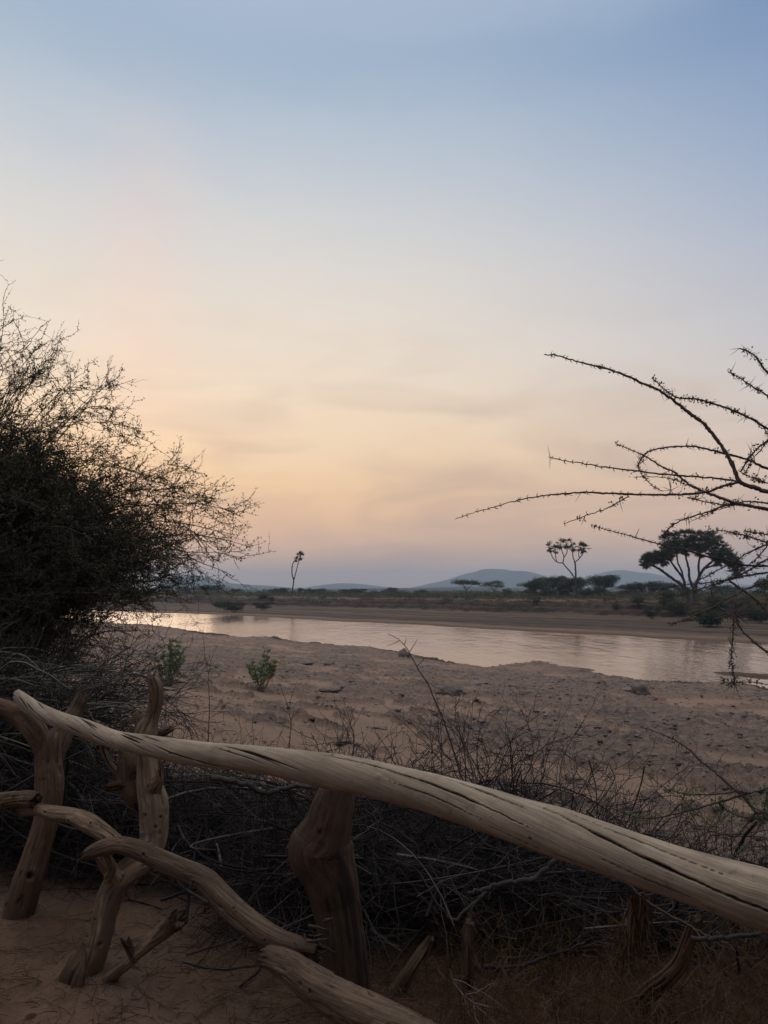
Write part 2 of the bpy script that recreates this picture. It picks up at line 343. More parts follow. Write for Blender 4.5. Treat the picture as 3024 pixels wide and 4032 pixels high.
def ground_parts(X, Y):
    n, m = nm(X, Y)
    en = np.interp(m, NEAR[:, 0], NEAR[:, 1])-35.4+fbm2(m*.8, m*0, 3, 5)*.35
    ef = np.interp(m, FAR[:, 0], FAR[:, 1])-65.4+fbm2(m*.15, m*0, 3, 9)*1.2
    k = smooth(n, 15, 34); kf = smooth(n, 50, 62)
    n2 = n-en*k*(1-kf)-ef*kf
    z = np.interp(n2, PROF_N, PROF_Z)
    near = (1-smooth(n, 36, 37)); far = smooth(n2, 66, 70)
    # far cut bank with a ragged face
    bn = n2-(fbm2(m*.06, m*0+3, 3, 21)*5+fbm2(X*.25, Y*.25, 3, 23)*4.0)
    bank = smooth(bn, 100, 110)
    face = np.interp(bn, [99, 102, 102.7, 105.5, 106.1, 109, 109.5, 113, 150, 400, 4000], [0, .2, .75, .9, 1.5, 1.6, 2.05, 2.15, 2.2, 2.2, 2.6])
    z = z+face+bank*fbm2(X*.03, Y*.03, 3, 31)*.25+smooth(bn, 99, 102)*(1-smooth(bn, 112, 116))*fbm2(X*.7, Y*.7, 4, 35, .65)*.45
    z = z+far*(1-bank)*fbm2(X*.15, Y*.15, 4, 33)*.10
    # near ground: lumps, crust, rims
    cr = smooth((fbm2(n*.40+fbm2(X*.5, Y*.5, 2, 50)*.8, m*.22, 3, 41, .6)*.75+fbm2(n*1.6, m*.8, 5, 42, .72)*.85)+.10*smooth(n, 6, 12)+.12*smooth(-m, -20, 10), -.05, .10)*smooth(n, 3.2, 6)*near
    d = np.hypot(X, Y)
    z = z+near*fbm2(X*.25, Y*.25, 3, 43)*.10*smooth(n, 3, 9)+near*fbm2(X*1.1, Y*1.1, 5, 45, .6)*.045*smooth(n, -1, 4)+near*fbm2(X*5, Y*5, 4, 46, .65)*.020
    rid = 1-np.abs(fbm2(X*1.6, Y*1.6, 4, 47, .6))*2.2
    z = z+cr*(.025+rid*.05+np.abs(fbm2(X*2.8, Y*2.8, 4, 48, .75))*.16)*smooth(n, 3, 7)
    rim = smooth(n2, 28.5, 33.5)*near
    z = z+rim*(np.maximum(fbm2(X*.5, Y*.5, 5, 51, .65)+.05, 0)*.20+np.abs(fbm2(X*1.7, Y*1.7, 3, 52))*.08)*smooth(-n2, -35.5, -35.0)
    for hx_, hy_ in HEAPS: z = z+.055*np.exp(-((X-hx_)**2+(Y-hy_)**2)/.028)*(1+.5*vn2(X*9, Y*9, 88))
    # slabs of rock by the water and mud bars in it
    for (sx, sy, rx, ry, hh) in BARS:
        c = BARC[(sx, sy)]; u, v = nm(X-c[0], Y-c[1]); q = (u/rx)**2+(v/ry)**2
        z = np.maximum(z, np.where(q < 1.6, WATER-.5+(.5+hh)*smooth(-q, -1.6, -.25)+fbm2(X*.9, Y*.9, 3, 61)*.05, -99)) if hh < .5 else z+np.exp(-q*1.3)*(hh-.5)*(1+.35*fbm2(X*.8, Y*.8, 4, 63))
    wet_shade = np.maximum(smooth(n2, 33.2, 34.7)*near*1.3, smooth(-n2, -69, -65.5)*(1-near))
    litter = smooth(-Y, -5.0, -3.2)*.55*smooth(X+vn2(X*2, Y*2, 71)*.3, -1.0, 1.0)+smooth(-Y, -5.2, -3.4)*(.42+.35*fbm2(X*2.2, Y*2.2, 4, 72))
    litter = np.clip(litter, 0, 1)*near
    grass = smooth(bn, 108.5, 111)*np.clip(.75+fbm2(X*.06, Y*.06, 3, 73)*1.0, 0, 1)
    grass = np.maximum(grass, bank*.0)
    strata = smooth(vn2(n2*.55+vn2(m*.03, m*0, 5), m*.02, 77), -.1, .5)*.35*far*(1-smooth(bn, 99, 102))
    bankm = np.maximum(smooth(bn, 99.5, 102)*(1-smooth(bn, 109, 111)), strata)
    ledge_shade = sum(smooth(bn, a_-.2, a_)*(1-smooth(bn, b_, b_+.25)) for a_, b_ in ((102, 102.8), (105.5, 106.2), (109, 109.7)))
    wet_shade = np.maximum(wet_shade, ledge_shade*.9*smooth(fbm2(X*.12, Y*.12, 3, 95), -.35, .1))  # shade painted on the steep bank faces, sharing the wet soil's mask
    return z, np.clip(np.maximum(cr*(.7+.4*fbm2(X*.7, Y*.7, 3, 79)), rim*.75*smooth(fbm2(X*.6, Y*.6, 4, 81), -.25, .15)), 0, 1), np.maximum(bankm, far*(.88+.2*vn2(n2*.7+vn2(m*.05, m*0, 6)*1.5, m*.03, 91))*(1-grass)), grass, litter, wet_shade
HEAPS = [tuple(P(*Z1(50, 1580), 3.5)[:2]), tuple(P(*Z1(440, 1830), 3.1)[:2]), tuple(P(*Z2(645, 1420), 2.86)[:2])]
BARS = [(*Q3(1640, 716), .9, 3.6, .10), (*Q3(765, 678), .35, 2.2, .06), (*Q2(575, 572), .6, 4.0, .10), (*Q2(1072, 614), .4, 1.2, .08), (*Q2(245, 461), .5, 2.0, .15),
        (*Q3(650, 690), 1.3, 2.6, .90), (*Q3(900, 745), 1.6, 4.0, .66), (*Q2(1490, 668), 1.2, 1.6, .72)]
BARC = {}
for b_ in BARS:
    d_ = P(b_[0], b_[1], 1.0); k_ = (WATER+(.35 if b_[4] > .5 else 0)-CAMZ)/(d_[2]-CAMZ); BARC[(b_[0], b_[1])] = (d_[0]*k_, k_)
def H(X, Y): return ground_parts(np.atleast_1d(np.asarray(X, float)), np.atleast_1d(np.asarray(Y, float)))[0]
def Hs(X, Y): return float(H(X, Y)[0])
def G(sx, sy, lo=2.0, hi=900.0):
    """where the line of sight of a photo point meets the ground"""
    d = P(sx, sy, 1.0)-np.array([0, 0, CAMZ]); Y = np.geomspace(lo, hi, 2500)
    z = CAMZ+d[2]*Y-H(d[0]*Y, Y); i = np.argmax(z < 0) if (z < 0).any() else len(Y)-1
    return np.array([d[0]*Y[i], Y[i], Hs(d[0]*Y[i], Y[i])])
def build_ground():
    th = np.concatenate([np.linspace(-180, -40, 36, endpoint=False), np.linspace(-40, -31, 30, endpoint=False), np.linspace(-31, 31, 860, endpoint=False), np.linspace(31, 40, 30, endpoint=False), np.linspace(40, 180, 36, endpoint=False)])
    th = np.radians(th); r = np.concatenate([[.05, .5, 1.0], np.geomspace(1.5, 60, 620, endpoint=False), np.geomspace(60, 92, 70, endpoint=False), np.geomspace(92, 260, 420), np.geomspace(270, 9000, 60)])
    T, R = np.meshgrid(th, r); X = R*np.sin(T); Y = R*np.cos(T)
    z, cr, bk, gr, lt, wt = ground_parts(X.ravel(), Y.ravel())
    v = np.stack([X.ravel(), Y.ravel(), z], 1); nt_, nr = len(th), len(r)
    i = np.arange(nr-1)[:, None]*nt_; j = np.arange(nt_)[None]; j2 = (j+1) % nt_
    f = np.stack([i+j, i+j2, i+nt_+j2, i+nt_+j], -1).reshape(-1, 4)[:, ::-1]
    mb = MB(); mb.add(v, f)
    o = mb.build('ground', M['ground'], smooth_=True, attrs={'crust': cr, 'bank': bk, 'grass': gr, 'litter': lt, 'wet_shade': wt})
    tag(o, 'bare reddish sand bank with grey crusts on both sides of the river', kind='structure')
build_ground()
mb = MB()   # river surface, a wide ribbon in the river's own direction
ns = np.linspace(22, 85, 40); ms = np.linspace(-300, 900, 160)
NN, MM = np.meshgrid(ns, ms); XX = NX*NN-NY*MM; YY = NY*NN+NX*MM; sc_ = NX*NX+NY*NY
v = np.stack([XX.ravel()/sc_, YY.ravel()/sc_, np.full(XX.size, WATER)], 1)
i = np.arange(159)[:, None]*40; j = np.arange(39)[None]; f = np.stack([i+j, i+40+j, i+41+j, i+1+j], -1).reshape(-1, 4)
mb.add(v, f[:, ::-1]); o = mb.build('river', M['water'], smooth_=True); tag(o, 'calm shallow river reflecting the pale dusk sky', kind='structure')
# ------------------------------------------------------------------ hills
def hill(name, prof, dist, depth, label, seed, name_kind='hill'):
    p = np.array([P(x, y, dist) for x, y in prof]); xs = np.linspace(p[0, 0], p[-1, 0], 160)
    zt = np.interp(xs, p[:, 0], p[:, 2]); k = np.ones(5)/5; zt = np.convolve(np.pad(zt, 2, 'edge'), k, 'valid')
    zt = zt+(vn2(xs*.011, xs*0, seed)*.6+vn2(xs*.03, xs*0, seed)*.4)*zt.max()*.045*smooth(zt, 5, 60)
    ys = np.linspace(-depth, depth, 60); X, Yy = np.meshgrid(xs, ys)
    base = -6.0; g = np.exp(-(Yy/depth*2.0)**2)
    g = g*(1+.22*fbm2(X*4/depth, Yy*4/depth, 4, seed)*(np.abs(Yy)/depth > .02)); Z = base+(zt[None]-base)*np.clip(g, 0, 1)
    v = np.stack([X.ravel(), dist+Yy.ravel(), Z.ravel()], 1); nx = len(xs)
    i = np.arange(59)[:, None]*nx; j = np.arange(nx-1)[None]; f = np.stack([i+j, i+j+1, i+nx+j+1, i+nx+j], -1).reshape(-1, 4)
    m_ = MB(); m_.add(v, f); o = m_.build(name, M['hill'], smooth_=True); tag(o, label, kind='structure')
q3 = lambda l: [Q3(*a) for a in l]
q2 = lambda l: [Q2(*a) for a in l]
hill('hill', q3([(-60, 330), (-10, 318), (35, 305), (150, 280), (250, 250), (300, 238), (350, 222), (430, 224), (480, 230), (550, 233), (600, 248), (700, 275), (800, 300), (900, 330)]), 3400, 600, 'broad blue hill right of the middle of the horizon', 3)
hill('hill', q3([(760, 330), (850, 260), (910, 237), (945, 227), (980, 225), (1050, 237), (1150, 254), (1230, 270), (1400, 288), (1659, 298), (2000, 330)]), 4200, 700, 'pale blue hill behind the big branching palm', 4)
hill('hill', q2([(150, 352), (280, 345), (340, 315), (400, 281), (450, 270), (480, 276), (540, 285), (565, 294), (600, 308), (700, 320), (850, 328), (980, 340), (1100, 352)]), 2700, 420, 'flat topped blue hill beside the leafy bush on the left', 5)
hill('hill', q2([(950, 350), (1060, 331), (1130, 322), (1200, 315), (1290, 318), (1400, 330), (1480, 340), (1550, 352)]), 3300, 450, 'low blue hill between the slender palm and the broad hill', 6)
hill('low_ridge', q3([(-2600, 318), (-1200, 316), (-400, 314), (0, 309), (150, 306), (300, 305), (530, 308), (800, 312), (1300, 309), (1659, 300), (2400, 304)]), 1300, 160, 'long dark low ridge at the foot of the hills', 7)
# ------------------------------------------------------------------ far vegetation
def foliage_pads(mb, pads, n, leaf, flat=.35):
    pads = np.array(pads); w = pads[:, 3]**2; idx = rng.choice(len(pads), n, p=w/w.sum())
    u = norm(rng.normal(size=(n, 3)))*(rng.random((n, 1))**.45); u[:, 2] = np.abs(u[:, 2])*1.0-.25*rng.random(n)
    c = pads[idx, :3]+u*np.stack([pads[idx, 3], pads[idx, 3], pads[idx, 4]], 1)
    d = norm(rng.normal(size=(n, 3))*np.array([1, 1, flat])); up = norm(rng.normal(size=(n, 3))*.7+np.array([0, 0, 1]))
    mb.leaves(c, d, up, leaf*rng.uniform(.6, 1.4, n), leaf*rng.uniform(.4, .8, n))
def curve(a, b, sag=0, wob=.05, K=8):
    t = np.linspace(0, 1, K)[:, None]; L_ = np.linalg.norm(b-a)
    p = a+(b-a)*t; p[:, 2] += sag*L_*4*(t*(1-t))[:, 0]
    w = rng.normal(size=(K, 3))*wob*L_/3; w[0] = 0; w[-1] = 0
    return p+w
def acacia(base, Hh, Wd, label, group, mat='acacia', n=2200, trunks=1, flat=.16, lean=0.0, dome=.25, name='acacia_tree'):
    base = np.array(base, float); e = empty(name, base, label, 'tree', group)
    tr = MB(); cr = MB(); pads = []
    nb = int(6+Wd*.6)
    fork = base+np.array([lean, 0, Hh*.32])
    for t in range(trunks):
        off = np.array([rng.normal()*Wd*.06*(trunks > 1), rng.normal()*.2, 0]); fk = fork+off*2.5
        tr.tubes(curve(base+off-np.array([0, 0, .3]), fk, 0, .05, 7), np.linspace(.05, .035, 7)*Hh*.6, 6)
    for b in range(nb):
        a = 2*math.pi*(b+rng.random()*.7)/nb; rr = Wd*.5*rng.uniform(.25, .92)
        tip = base+np.array([math.cos(a)*rr+lean, math.sin(a)*rr, Hh*(1-flat*.9-dome*(rr/(Wd*.5))**2*.6+rng.normal()*.03)])
        c = curve(fork, tip, .10, .06, 8); tr.tubes(c, np.linspace(.022, .008, 8)*Hh*.6, 4)
        for s_ in range(3):
            t2 = tip+np.array([rng.normal()*Wd*.12, rng.normal()*Wd*.12, rng.uniform(0, .06)*Hh]); k = rng.integers(4, 7)
            tr.tubes(curve(c[k], t2, .05, .06, 5), np.linspace(.009, .003, 5)*Hh*.6, 3)
            pads.append((*t2, Wd*rng.uniform(.10, .17), Hh*flat*rng.uniform(.5, .9)))
        pads.append((*tip, Wd*rng.uniform(.13, .2), Hh*flat*rng.uniform(.6, 1.0)))
        if dome > .45: pads.append((*(tip-np.array([0, 0, Hh*.25])), Wd*rng.uniform(.10, .17), Hh*.18)); pads.append((*(fork+(tip-fork)*rng.uniform(.5, .9)), Wd*rng.uniform(.1, .16), Hh*.16))
    foliage_pads(cr, pads, int(n*1.7), max(.12, Wd*.034))
    tr.build('trunk', M['trunk'], e); cr.build('crown', M[mat], e)
    return e
def bush(base, Hh, Wd, label, group, mat='bush', n=900, name='bush', dome=.6):
    base = np.array(base, float); e = empty(name, base, label, 'bush', group)
    st = MB(); cr = MB(); pads = []
    for k in range(9):
        a = rng.random()*2*math.pi; rr = Wd*.5*math.sqrt(rng.random())*.85; hz = Hh*(1-dome*(rr/(Wd*.5))**2)*rng.uniform(.45, .85)
        tip = base+np.array([math.cos(a)*rr, math.sin(a)*rr*.8, hz]); st.tubes(curve(base+np.array([rng.normal()*Wd*.05, 0, -.1]), tip, .05, .06, 6), np.linspace(.03, .008, 6)*min(Hh, 3)*.5, 4)
        pads.append((*tip, Wd*rng.uniform(.14, .24), Hh*rng.uniform(.16, .3)))
        pads.append((*(base+(tip-base)*.5+np.array([0, 0, 0.0])), Wd*rng.uniform(.15, .25), Hh*rng.uniform(.2, .3)))
    foliage_pads(cr, pads, int(n*2.6), max(.09, Wd*.045), flat=1.0)
    st.build('stem', M['trunk'], e); cr.build('foliage', M[mat], e)
    return e
def fan_heads(live, dead, tips, size, nleaf=13, ndead=5):
    for tip, sz in zip(tips, size):
        for k in range(nleaf+ndead):
            isd = k >= nleaf; mbx = dead if isd else live
            a = rng.random()*2*math.pi; el_ = rng.uniform(-1.4, -.9) if isd else rng.uniform(-.75, 1.3)
            d = np.array([math.cos(a)*math.cos(el_), math.sin(a)*math.cos(el_), math.sin(el_)]); L_ = sz*rng.uniform(.8, 1.15)*(.85 if isd else 1)
            hub = tip+d*L_*.45; mbx.tubes(curve(tip, hub, -.04, .02, 4), np.full(4, .018*sz), 3)
            side = norm(np.cross(d, np.array([.1, .2, 1.]))); nb = 9
            an = np.linspace(-1.15, 1.15, nb)+rng.normal(size=nb)*.05
            dd = norm(d[None]*np.cos(an)[:, None]+side[None]*np.sin(an)[:, None]+np.array([0, 0, -.22])*np.abs(np.sin(an))[:, None])
            mbx.leaves(np.repeat(hub[None], nb, 0), dd, np.repeat(norm(np.cross(side, d)+rng.normal(size=3)*.2)[None], nb, 0), L_*.62*(1-.25*np.abs(an)/1.15), .078*sz)
def palm(trunks, depth, label, group=None, size=1.2, name='doum_palm', seeds=None, crown_fill=None, nleaf=13, ndead=5):
    """trunks: list of (polyline in photo points with depth offsets, r0, r1); tips: heads"""
    b0 = P(*trunks[0][0][0][:2], depth); gz = Hs(b0[0], b0[1])
    e = empty(name, (b0[0], b0[1], gz), label, 'palm tree', group); tr = MB(); live = MB(); dead = MB(); tips = []; sizes = []
    for pts, r0, r1, head in trunks:
        p = np.array([P(a[0], a[1], depth+(a[2] if len(a) > 2 else 0)) for a in pts])
        if abs(p[0, 2]-gz) < 1.2: p[0, 2] = gz-.3
        c = catmull(p, 6*len(p)); c[1:-1] += rng.normal(size=(len(c)-2, 3))*.02
        tr.tubes(c, np.linspace(r0, r1, len(c))*(1+.08*rng.normal(size=len(c))), 8)
        if head: tips.append(c[-1]); sizes.append(size*head*rng.uniform(.9, 1.1))
    fan_heads(live, dead, tips, sizes, nleaf, ndead)
    tr.build('trunk', M['trunk'], e, smooth_=True); cr = live.build('crown', M['palm'], e)
    if ndead: dead.build('dead_fronds', M['palm_dead'], cr)
    return e
def at(q, depth):     # a point of the plain under a photo column, at a distance
    p = P(q, 2340, depth); return (p[0], p[1], Hs(p[0], p[1])-.05)
def far_tree(x0, x1, ytop, depth, Z, label, **kw):
    a, t = Z(x0, ytop), Z(x1, ytop); cx = (a[0]+t[0])/2; b = at(cx, depth); top = P(cx, a[1], depth)[2]
    return acacia(b, top-b[2], (t[0]-a[0])/F*depth, label, 'flat topped acacias on the far bank', **kw)
far_tree(203, 347, 266, 225, Q3, 'small umbrella acacia standing alone in front of the broad hill', flat=.22, n=1600, dome=.30)
far_tree(345, 462, 272, 215, Q3, 'feathery rounded acacia just right of the lone umbrella acacia', dome=.45, flat=.2, n=1600)
for x0, x1, yt, dp, lb, mt in [(530, 650, 262, 178, 'left acacia of the big clump under the forked palm', 'acacia'), (575, 700, 248, 190, 'second acacia of the clump under the forked palm', 'acacia'),
        (630, 770, 239, 184, 'tallest acacia of the clump, just left of the forked palm trunk', 'acacia'), (700, 850, 252, 172, 'wide acacia behind the forked palm trunk', 'acacia'),
        (826, 992, 235, 180, 'dark layered acacia right of the forked palm', 'acacia_dark'), (985, 1115, 273, 185, 'flat acacia in the gap between the dark acacia and the big palm', 'acacia'),
        (1085, 1230, 274, 178, 'spreading acacia left of the big palm trunks', 'acacia'), (1225, 1330, 300, 210, 'small acacia behind the big palm trunks', 'acacia'),
        (1400, 1530, 292, 230, 'distant acacia right of the big palm', 'acacia'), (1600, 1760, 250, 150, 'dark acacia cut off at the right edge', 'acacia_dark')]:
    far_tree(x0, x1, yt, dp, Q3, lb, mat=mt, n=4600, trunks=2, flat=.30, dome=.5)
for x0, x1, yt, lb in [(285, 365, 320, 'pale acacia seen past the tips of the leafy bush'), (370, 455, 322, 'acacia under the two thin palms on the left'), (462, 615, 317, 'broad dark mounded acacia in front of the flat topped hill'),
        (640, 712, 336, 'small round acacia right of the mounded acacia'), (840, 955, 333, 'flat acacia left of the slender palm'), (982, 1060, 329, 'low acacia just right of the slender palm'), (1045, 1135, 336, 'second low acacia right of the slender palm'),
        (1190, 1262, 340, 'tiny distant acacia before the low hill'), (1245, 1335, 337, 'tiny flat acacia at the right foot of the low hill'), (1418, 1497, 330, 'round acacia between the low hill and the broad hill'), (1575, 1640, 343, 'faint far acacia at the left foot of the broad hill')]:
    far_tree(x0, x1, yt, 262, Q2, lb, n=2400, trunks=2, flat=.34, dome=.5)
# palms
T = lambda l: [(*Q2(a[0], a[1]), *(a[2:])) for a in l]
palm([(T([(957, 387), (960, 345), (965, 300), (957, 270), (957, 235), (964, 210), (977, 196, .4)]), .22, .12, .62),
      (T([(966, 298), (975, 265), (985, 225), (998, 178)]), .16, .10, 1.0)], 214, 'slender lone palm with two crooked stems and one shaggy head', size=1.5, nleaf=30, ndead=12)
palm([(T([(425, 352), (432, 335), (420, 315), (400, 292)]), .18, .1, .8), (T([(432, 335), (440, 312), (428, 300)]), .12, .08, .7)], 250, 'thin palm leaning left before the flat topped hill', 'thin palms before the flat topped hill', size=1.4)
palm([(T([(462, 352), (462, 330), (470, 305), (487, 290)]), .18, .1, .8), (T([(462, 330), (455, 312), (460, 292)]), .12, .08, .8)], 250, 'thin forked palm at the shoulder of the flat topped hill', 'thin palms before the flat topped hill', size=1.4)
T = lambda l: [(*Q3(a[0], a[1]), *(a[2:])) for a in l]
palm([(T([(779, 362), (779, 300), (777, 245), (775, 205), (772, 190)]), .20, .14, 0), (T([(779, 275), (760, 245), (735, 215), (718, 195)]), .16, .12, 0),
      (T([(718, 195), (690, 190), (672, 170), (660, 140), (655, 122)]), .11, .09, 1), (T([(718, 195), (722, 165), (712, 135), (706, 110, .5)]), .11, .08, 1), (T([(722, 170), (735, 150), (738, 120), (734, 105, -1)]), .10, .08, 1),
      (T([(690, 190), (684, 160), (682, 132, 1)]), .09, .07, .9), (T([(772, 192), (765, 165), (762, 140), (764, 122)]), .11, .09, .9), (T([(772, 192), (795, 172), (810, 148), (814, 126)]), .11, .08, 1), (T([(795, 172), (790, 150), (800, 122, .8)]), .09, .07, .8)],
     158, 'tall forked palm with several small heads above the acacia clump', size=1.5, nleaf=14, ndead=5)
# big doum
bt = [(T([(1300, 392), (1295, 360), (1278, 320), (1262, 295), (1215, 262), (1165, 225), (1130, 205)]), .34, .17, 0), (T([(1326, 388), (1322, 340), (1330, 290), (1345, 255), (1365, 220), (1400, 190)]), .32, .16, 0),
      (T([(1278, 320), (1272, 270), (1240, 225), (1215, 190), (1195, 165)]), .22, .13, 0), (T([(1322, 320), (1300, 270), (1295, 220), (1285, 180), (1280, 150)]), .22, .13, 0),
      (T([(1345, 255), (1340, 210), (1345, 170), (1352, 140)]), .20, .12, 0), (T([(1272, 270), (1262, 230), (1245, 190), (1240, 150)]), .16, .1, 0), (T([(1365, 220), (1410, 205), (1450, 190)]), .15, .1, 0)]
hd = []
for k in range(76):
    t_ = rng.random(); a_ = math.pi*(k+.5)/76
    x_ = 1308-math.cos(a_)*212*(1 if k % 3 else .6); y_ = 172-math.sin(a_)*112*(1 if k % 3 == 1 else rng.uniform(.35, .95))+max(0, (1160-x_))*.35
    y_ += max(0, x_-1420)*.55
    if x_ < 1180: y_ = max(y_, 150+(1180-x_)*.28)
    hub = [(1130, 205), (1195, 165), (1240, 150), (1280, 150), (1352, 140), (1400, 190), (1450, 190)]
    hb = min(hub, key=lambda q: (q[0]-x_)**2+(q[1]-y_)**2*.5); dz_ = rng.uniform(-4.5, 4.5)
    hd.append((T([(hb[0], hb[1]), ((hb[0]+x_)/2+rng.normal()*3, (hb[1]+y_)/2+6, dz_*.5), (x_, y_+10, dz_)]), .10, .07, rng.uniform(.85, 1.1)))
palm(bt+hd, 118, 'big branching palm with a wide dark rounded crown at the right', size=1.32, nleaf=18, ndead=5)
# bushes on the far bank
def fb(x0, x1, ytop, ybase, Z, label, mat='bush', depth=None, n=900):
    cx = (Z(x0, 0)[0]+Z(x1, 0)[0])/2; yb = Z(0, ybase)[1]
    g = G(cx, yb, 60, 600) if depth is None else at(cx, depth); dp = g[1]; w = (Z(x1, 0)[0]-Z(x0, 0)[0])/F*dp; top = P(cx, Z(0, ytop)[1], dp)[2]
    bush(g, max(top-g[2], .5), w, label, 'bushes on the far bank', mat, n)
for a in [(548, 640, 388, 440, 'dark green bush at the far waterline, left of the slender palm', 'bush_dark'), (595, 740, 392, 460, 'broad dark green bush hanging over the far waterline', 'bush_dark'), (760, 850, 402, 450, 'dark round bush on the bank left of the slender palm', 'bush_dark'),
          (770, 850, 360, 392, 'grey bush on the bank top left of the slender palm', 'bush'), (820, 880, 375, 410, 'grey green bush below the slender palm', 'bush')]:
    fb(a[0], a[1], a[2], a[3], Q2, a[4], a[5])
for a in [(1290, 1480, 395, 488, 'big dark green bush on the slope below the big palm', 'bush_dark', 1800), (1088, 1165, 378, 452, 'tall dark bush on the cut bank left of the big palm', 'bush_dark', 1200), (940, 985, 362, 405, 'small grey bush on the grassy bank top', 'bush', 600),
          (1020, 1110, 340, 385, 'grey green bush in the grass left of the big palm', 'bush', 1000), (1130, 1240, 345, 392, 'leafy bush beside the trunks of the big palm', 'bush', 1200), (1190, 1290, 380, 420, 'low brown bush at the foot of the big palm', 'bush', 900),
          (1360, 1470, 340, 395, 'round bush just right of the big palm trunks', 'bush', 1200), (1480, 1600, 335, 410, 'thick bush near the right edge of the far bank', 'bush', 1300), (1560, 1700, 400, 470, 'dark bush low on the bank at the right edge', 'bush_dark', 1300),
          (570, 625, 340, 385, 'dark bush on the bank top below the acacia clump', 'bush_dark', 800), (420, 490, 306, 347, 'low bush beside the feathery acacia', 'bush_dark', 800), (880, 960, 322, 352, 'bush between the dark acacia and the grass', 'bush', 700), (1245, 1330, 440, 462, 'low scrub at the foot of the bank', 'bush', 700), (530, 600, 300, 352, 'bush closing the left end of the acacia clump', 'bush', 1200), (600, 690, 296, 354, 'bush under the second acacia of the clump', 'bush', 1500), (680, 770, 290, 356, 'dark bush left of the forked palm foot', 'bush_dark', 1500), (780, 860, 298, 354, 'dark bush right of the forked palm foot', 'bush_dark', 1500), (850, 950, 300, 345, 'bush under the dark layered acacia', 'bush_dark', 1200), (960, 1040, 318, 352, 'grey bush between the clump and the big palm', 'bush', 900), (1150, 1260, 318, 372, 'grey green bush left of the big palm foot', 'bush', 1500), (1180, 1290, 352, 432, 'brown green bush on the bank edge below the big palm', 'bush', 1500), (1380, 1500, 350, 440, 'tall scrubby bush right of the big palm', 'bush_dark', 1600), (1500, 1640, 380, 460, 'wide scrubby bush on the slope by the right edge', 'bush', 1500)]:
    fb(a[0], a[1], a[2], a[3], Q3, a[4], a[5], n=a[6])
def grass_stuff():
    n = 26000; Y = rng.uniform(95, 330, n*3); X = (rng.random(n*3)-.5)*1.25*Y
    z, cr, bk, gr, lt, wt = ground_parts(X, Y); k = (gr > .35) & (rng.random(n*3) < gr); X, Y, z = X[k][:n], Y[k][:n], z[k][:n]; n = len(X)
    mb = MB(); c = np.stack([X, Y, z-.03], 1)
    for s_ in range(3):
        d = norm(np.stack([rng.normal(size=n)*.35, rng.normal(size=n)*.35, np.ones(n)], 1)); mb.leaves(c+rng.normal(size=(n, 3))*np.array([.15, .15, 0]), d, norm(rng.normal(size=(n, 3))+np.array([0, -.5, 0])), rng.uniform(.25, .65, n), rng.uniform(.08, .22, n))
    o = mb.build('dry_grass', M['straw']); tag(o, 'pale dry grass covering the top of the far bank', 'grass', kind='stuff')
    n = 4200; Y = 95+205*rng.random(n*3)**.8; X = (rng.random(n*3)-.5)*1.25*Y
    z, cr, bk, gr, lt, wt = ground_parts(X, Y); nn_, mm_ = nm(X, Y); k = (nn_ > 99+rng.random(len(X))*14*(vn2(X*.06, Y*.06, 97) > -.2)+8*(X > 0)*(vn2(X*.06, Y*.06, 98) > 0)) & (fbm2(X*.08, Y*.08, 3, 99)+rng.random(len(X))*.9 > .25); X, Y, z = X[k][:n], Y[k][:n], z[k][:n]; n = len(X); mb = MB()
    pads = np.stack([X, Y, z+.1, rng.uniform(.3, 1.3, n), rng.uniform(.25, .9, n)], 1); foliage_pads(mb, pads, 130000, .28, 1.0)
    # far scrub that reads as one mass along the plain
    n = 700; Y = rng.uniform(300, 900, n); X = (rng.random(n)-.5)*1.3*Y; z = H(X, Y); pads = np.stack([X, Y, z+.2, rng.uniform(1.5, 5, n), rng.uniform(1., 2.6, n)], 1); foliage_pads(mb, pads, 26000, .7, 1.0)
    n = 620; Y = rng.uniform(135, 420, n); X = (rng.random(n)-.5)*1.25*Y; z, cr, bk, gr, lt, wt = ground_parts(X, Y); k = nm(X, Y)[0] > 112; X, Y, z = X[k], Y[k], z[k]; n = len(X)
    pads = np.stack([X, Y, z+.2, rng.uniform(.8, 2.4, n)*(Y/200)**.5, rng.uniform(.6, 1.5, n)], 1); foliage_pads(mb, pads, 90000, .36, 1.0)
    o = mb.build('scrub', M['bush']); tag(o, 'low grey green scrub scattered over the far bank and plain', 'scrub', kind='stuff')
grass_stuff()
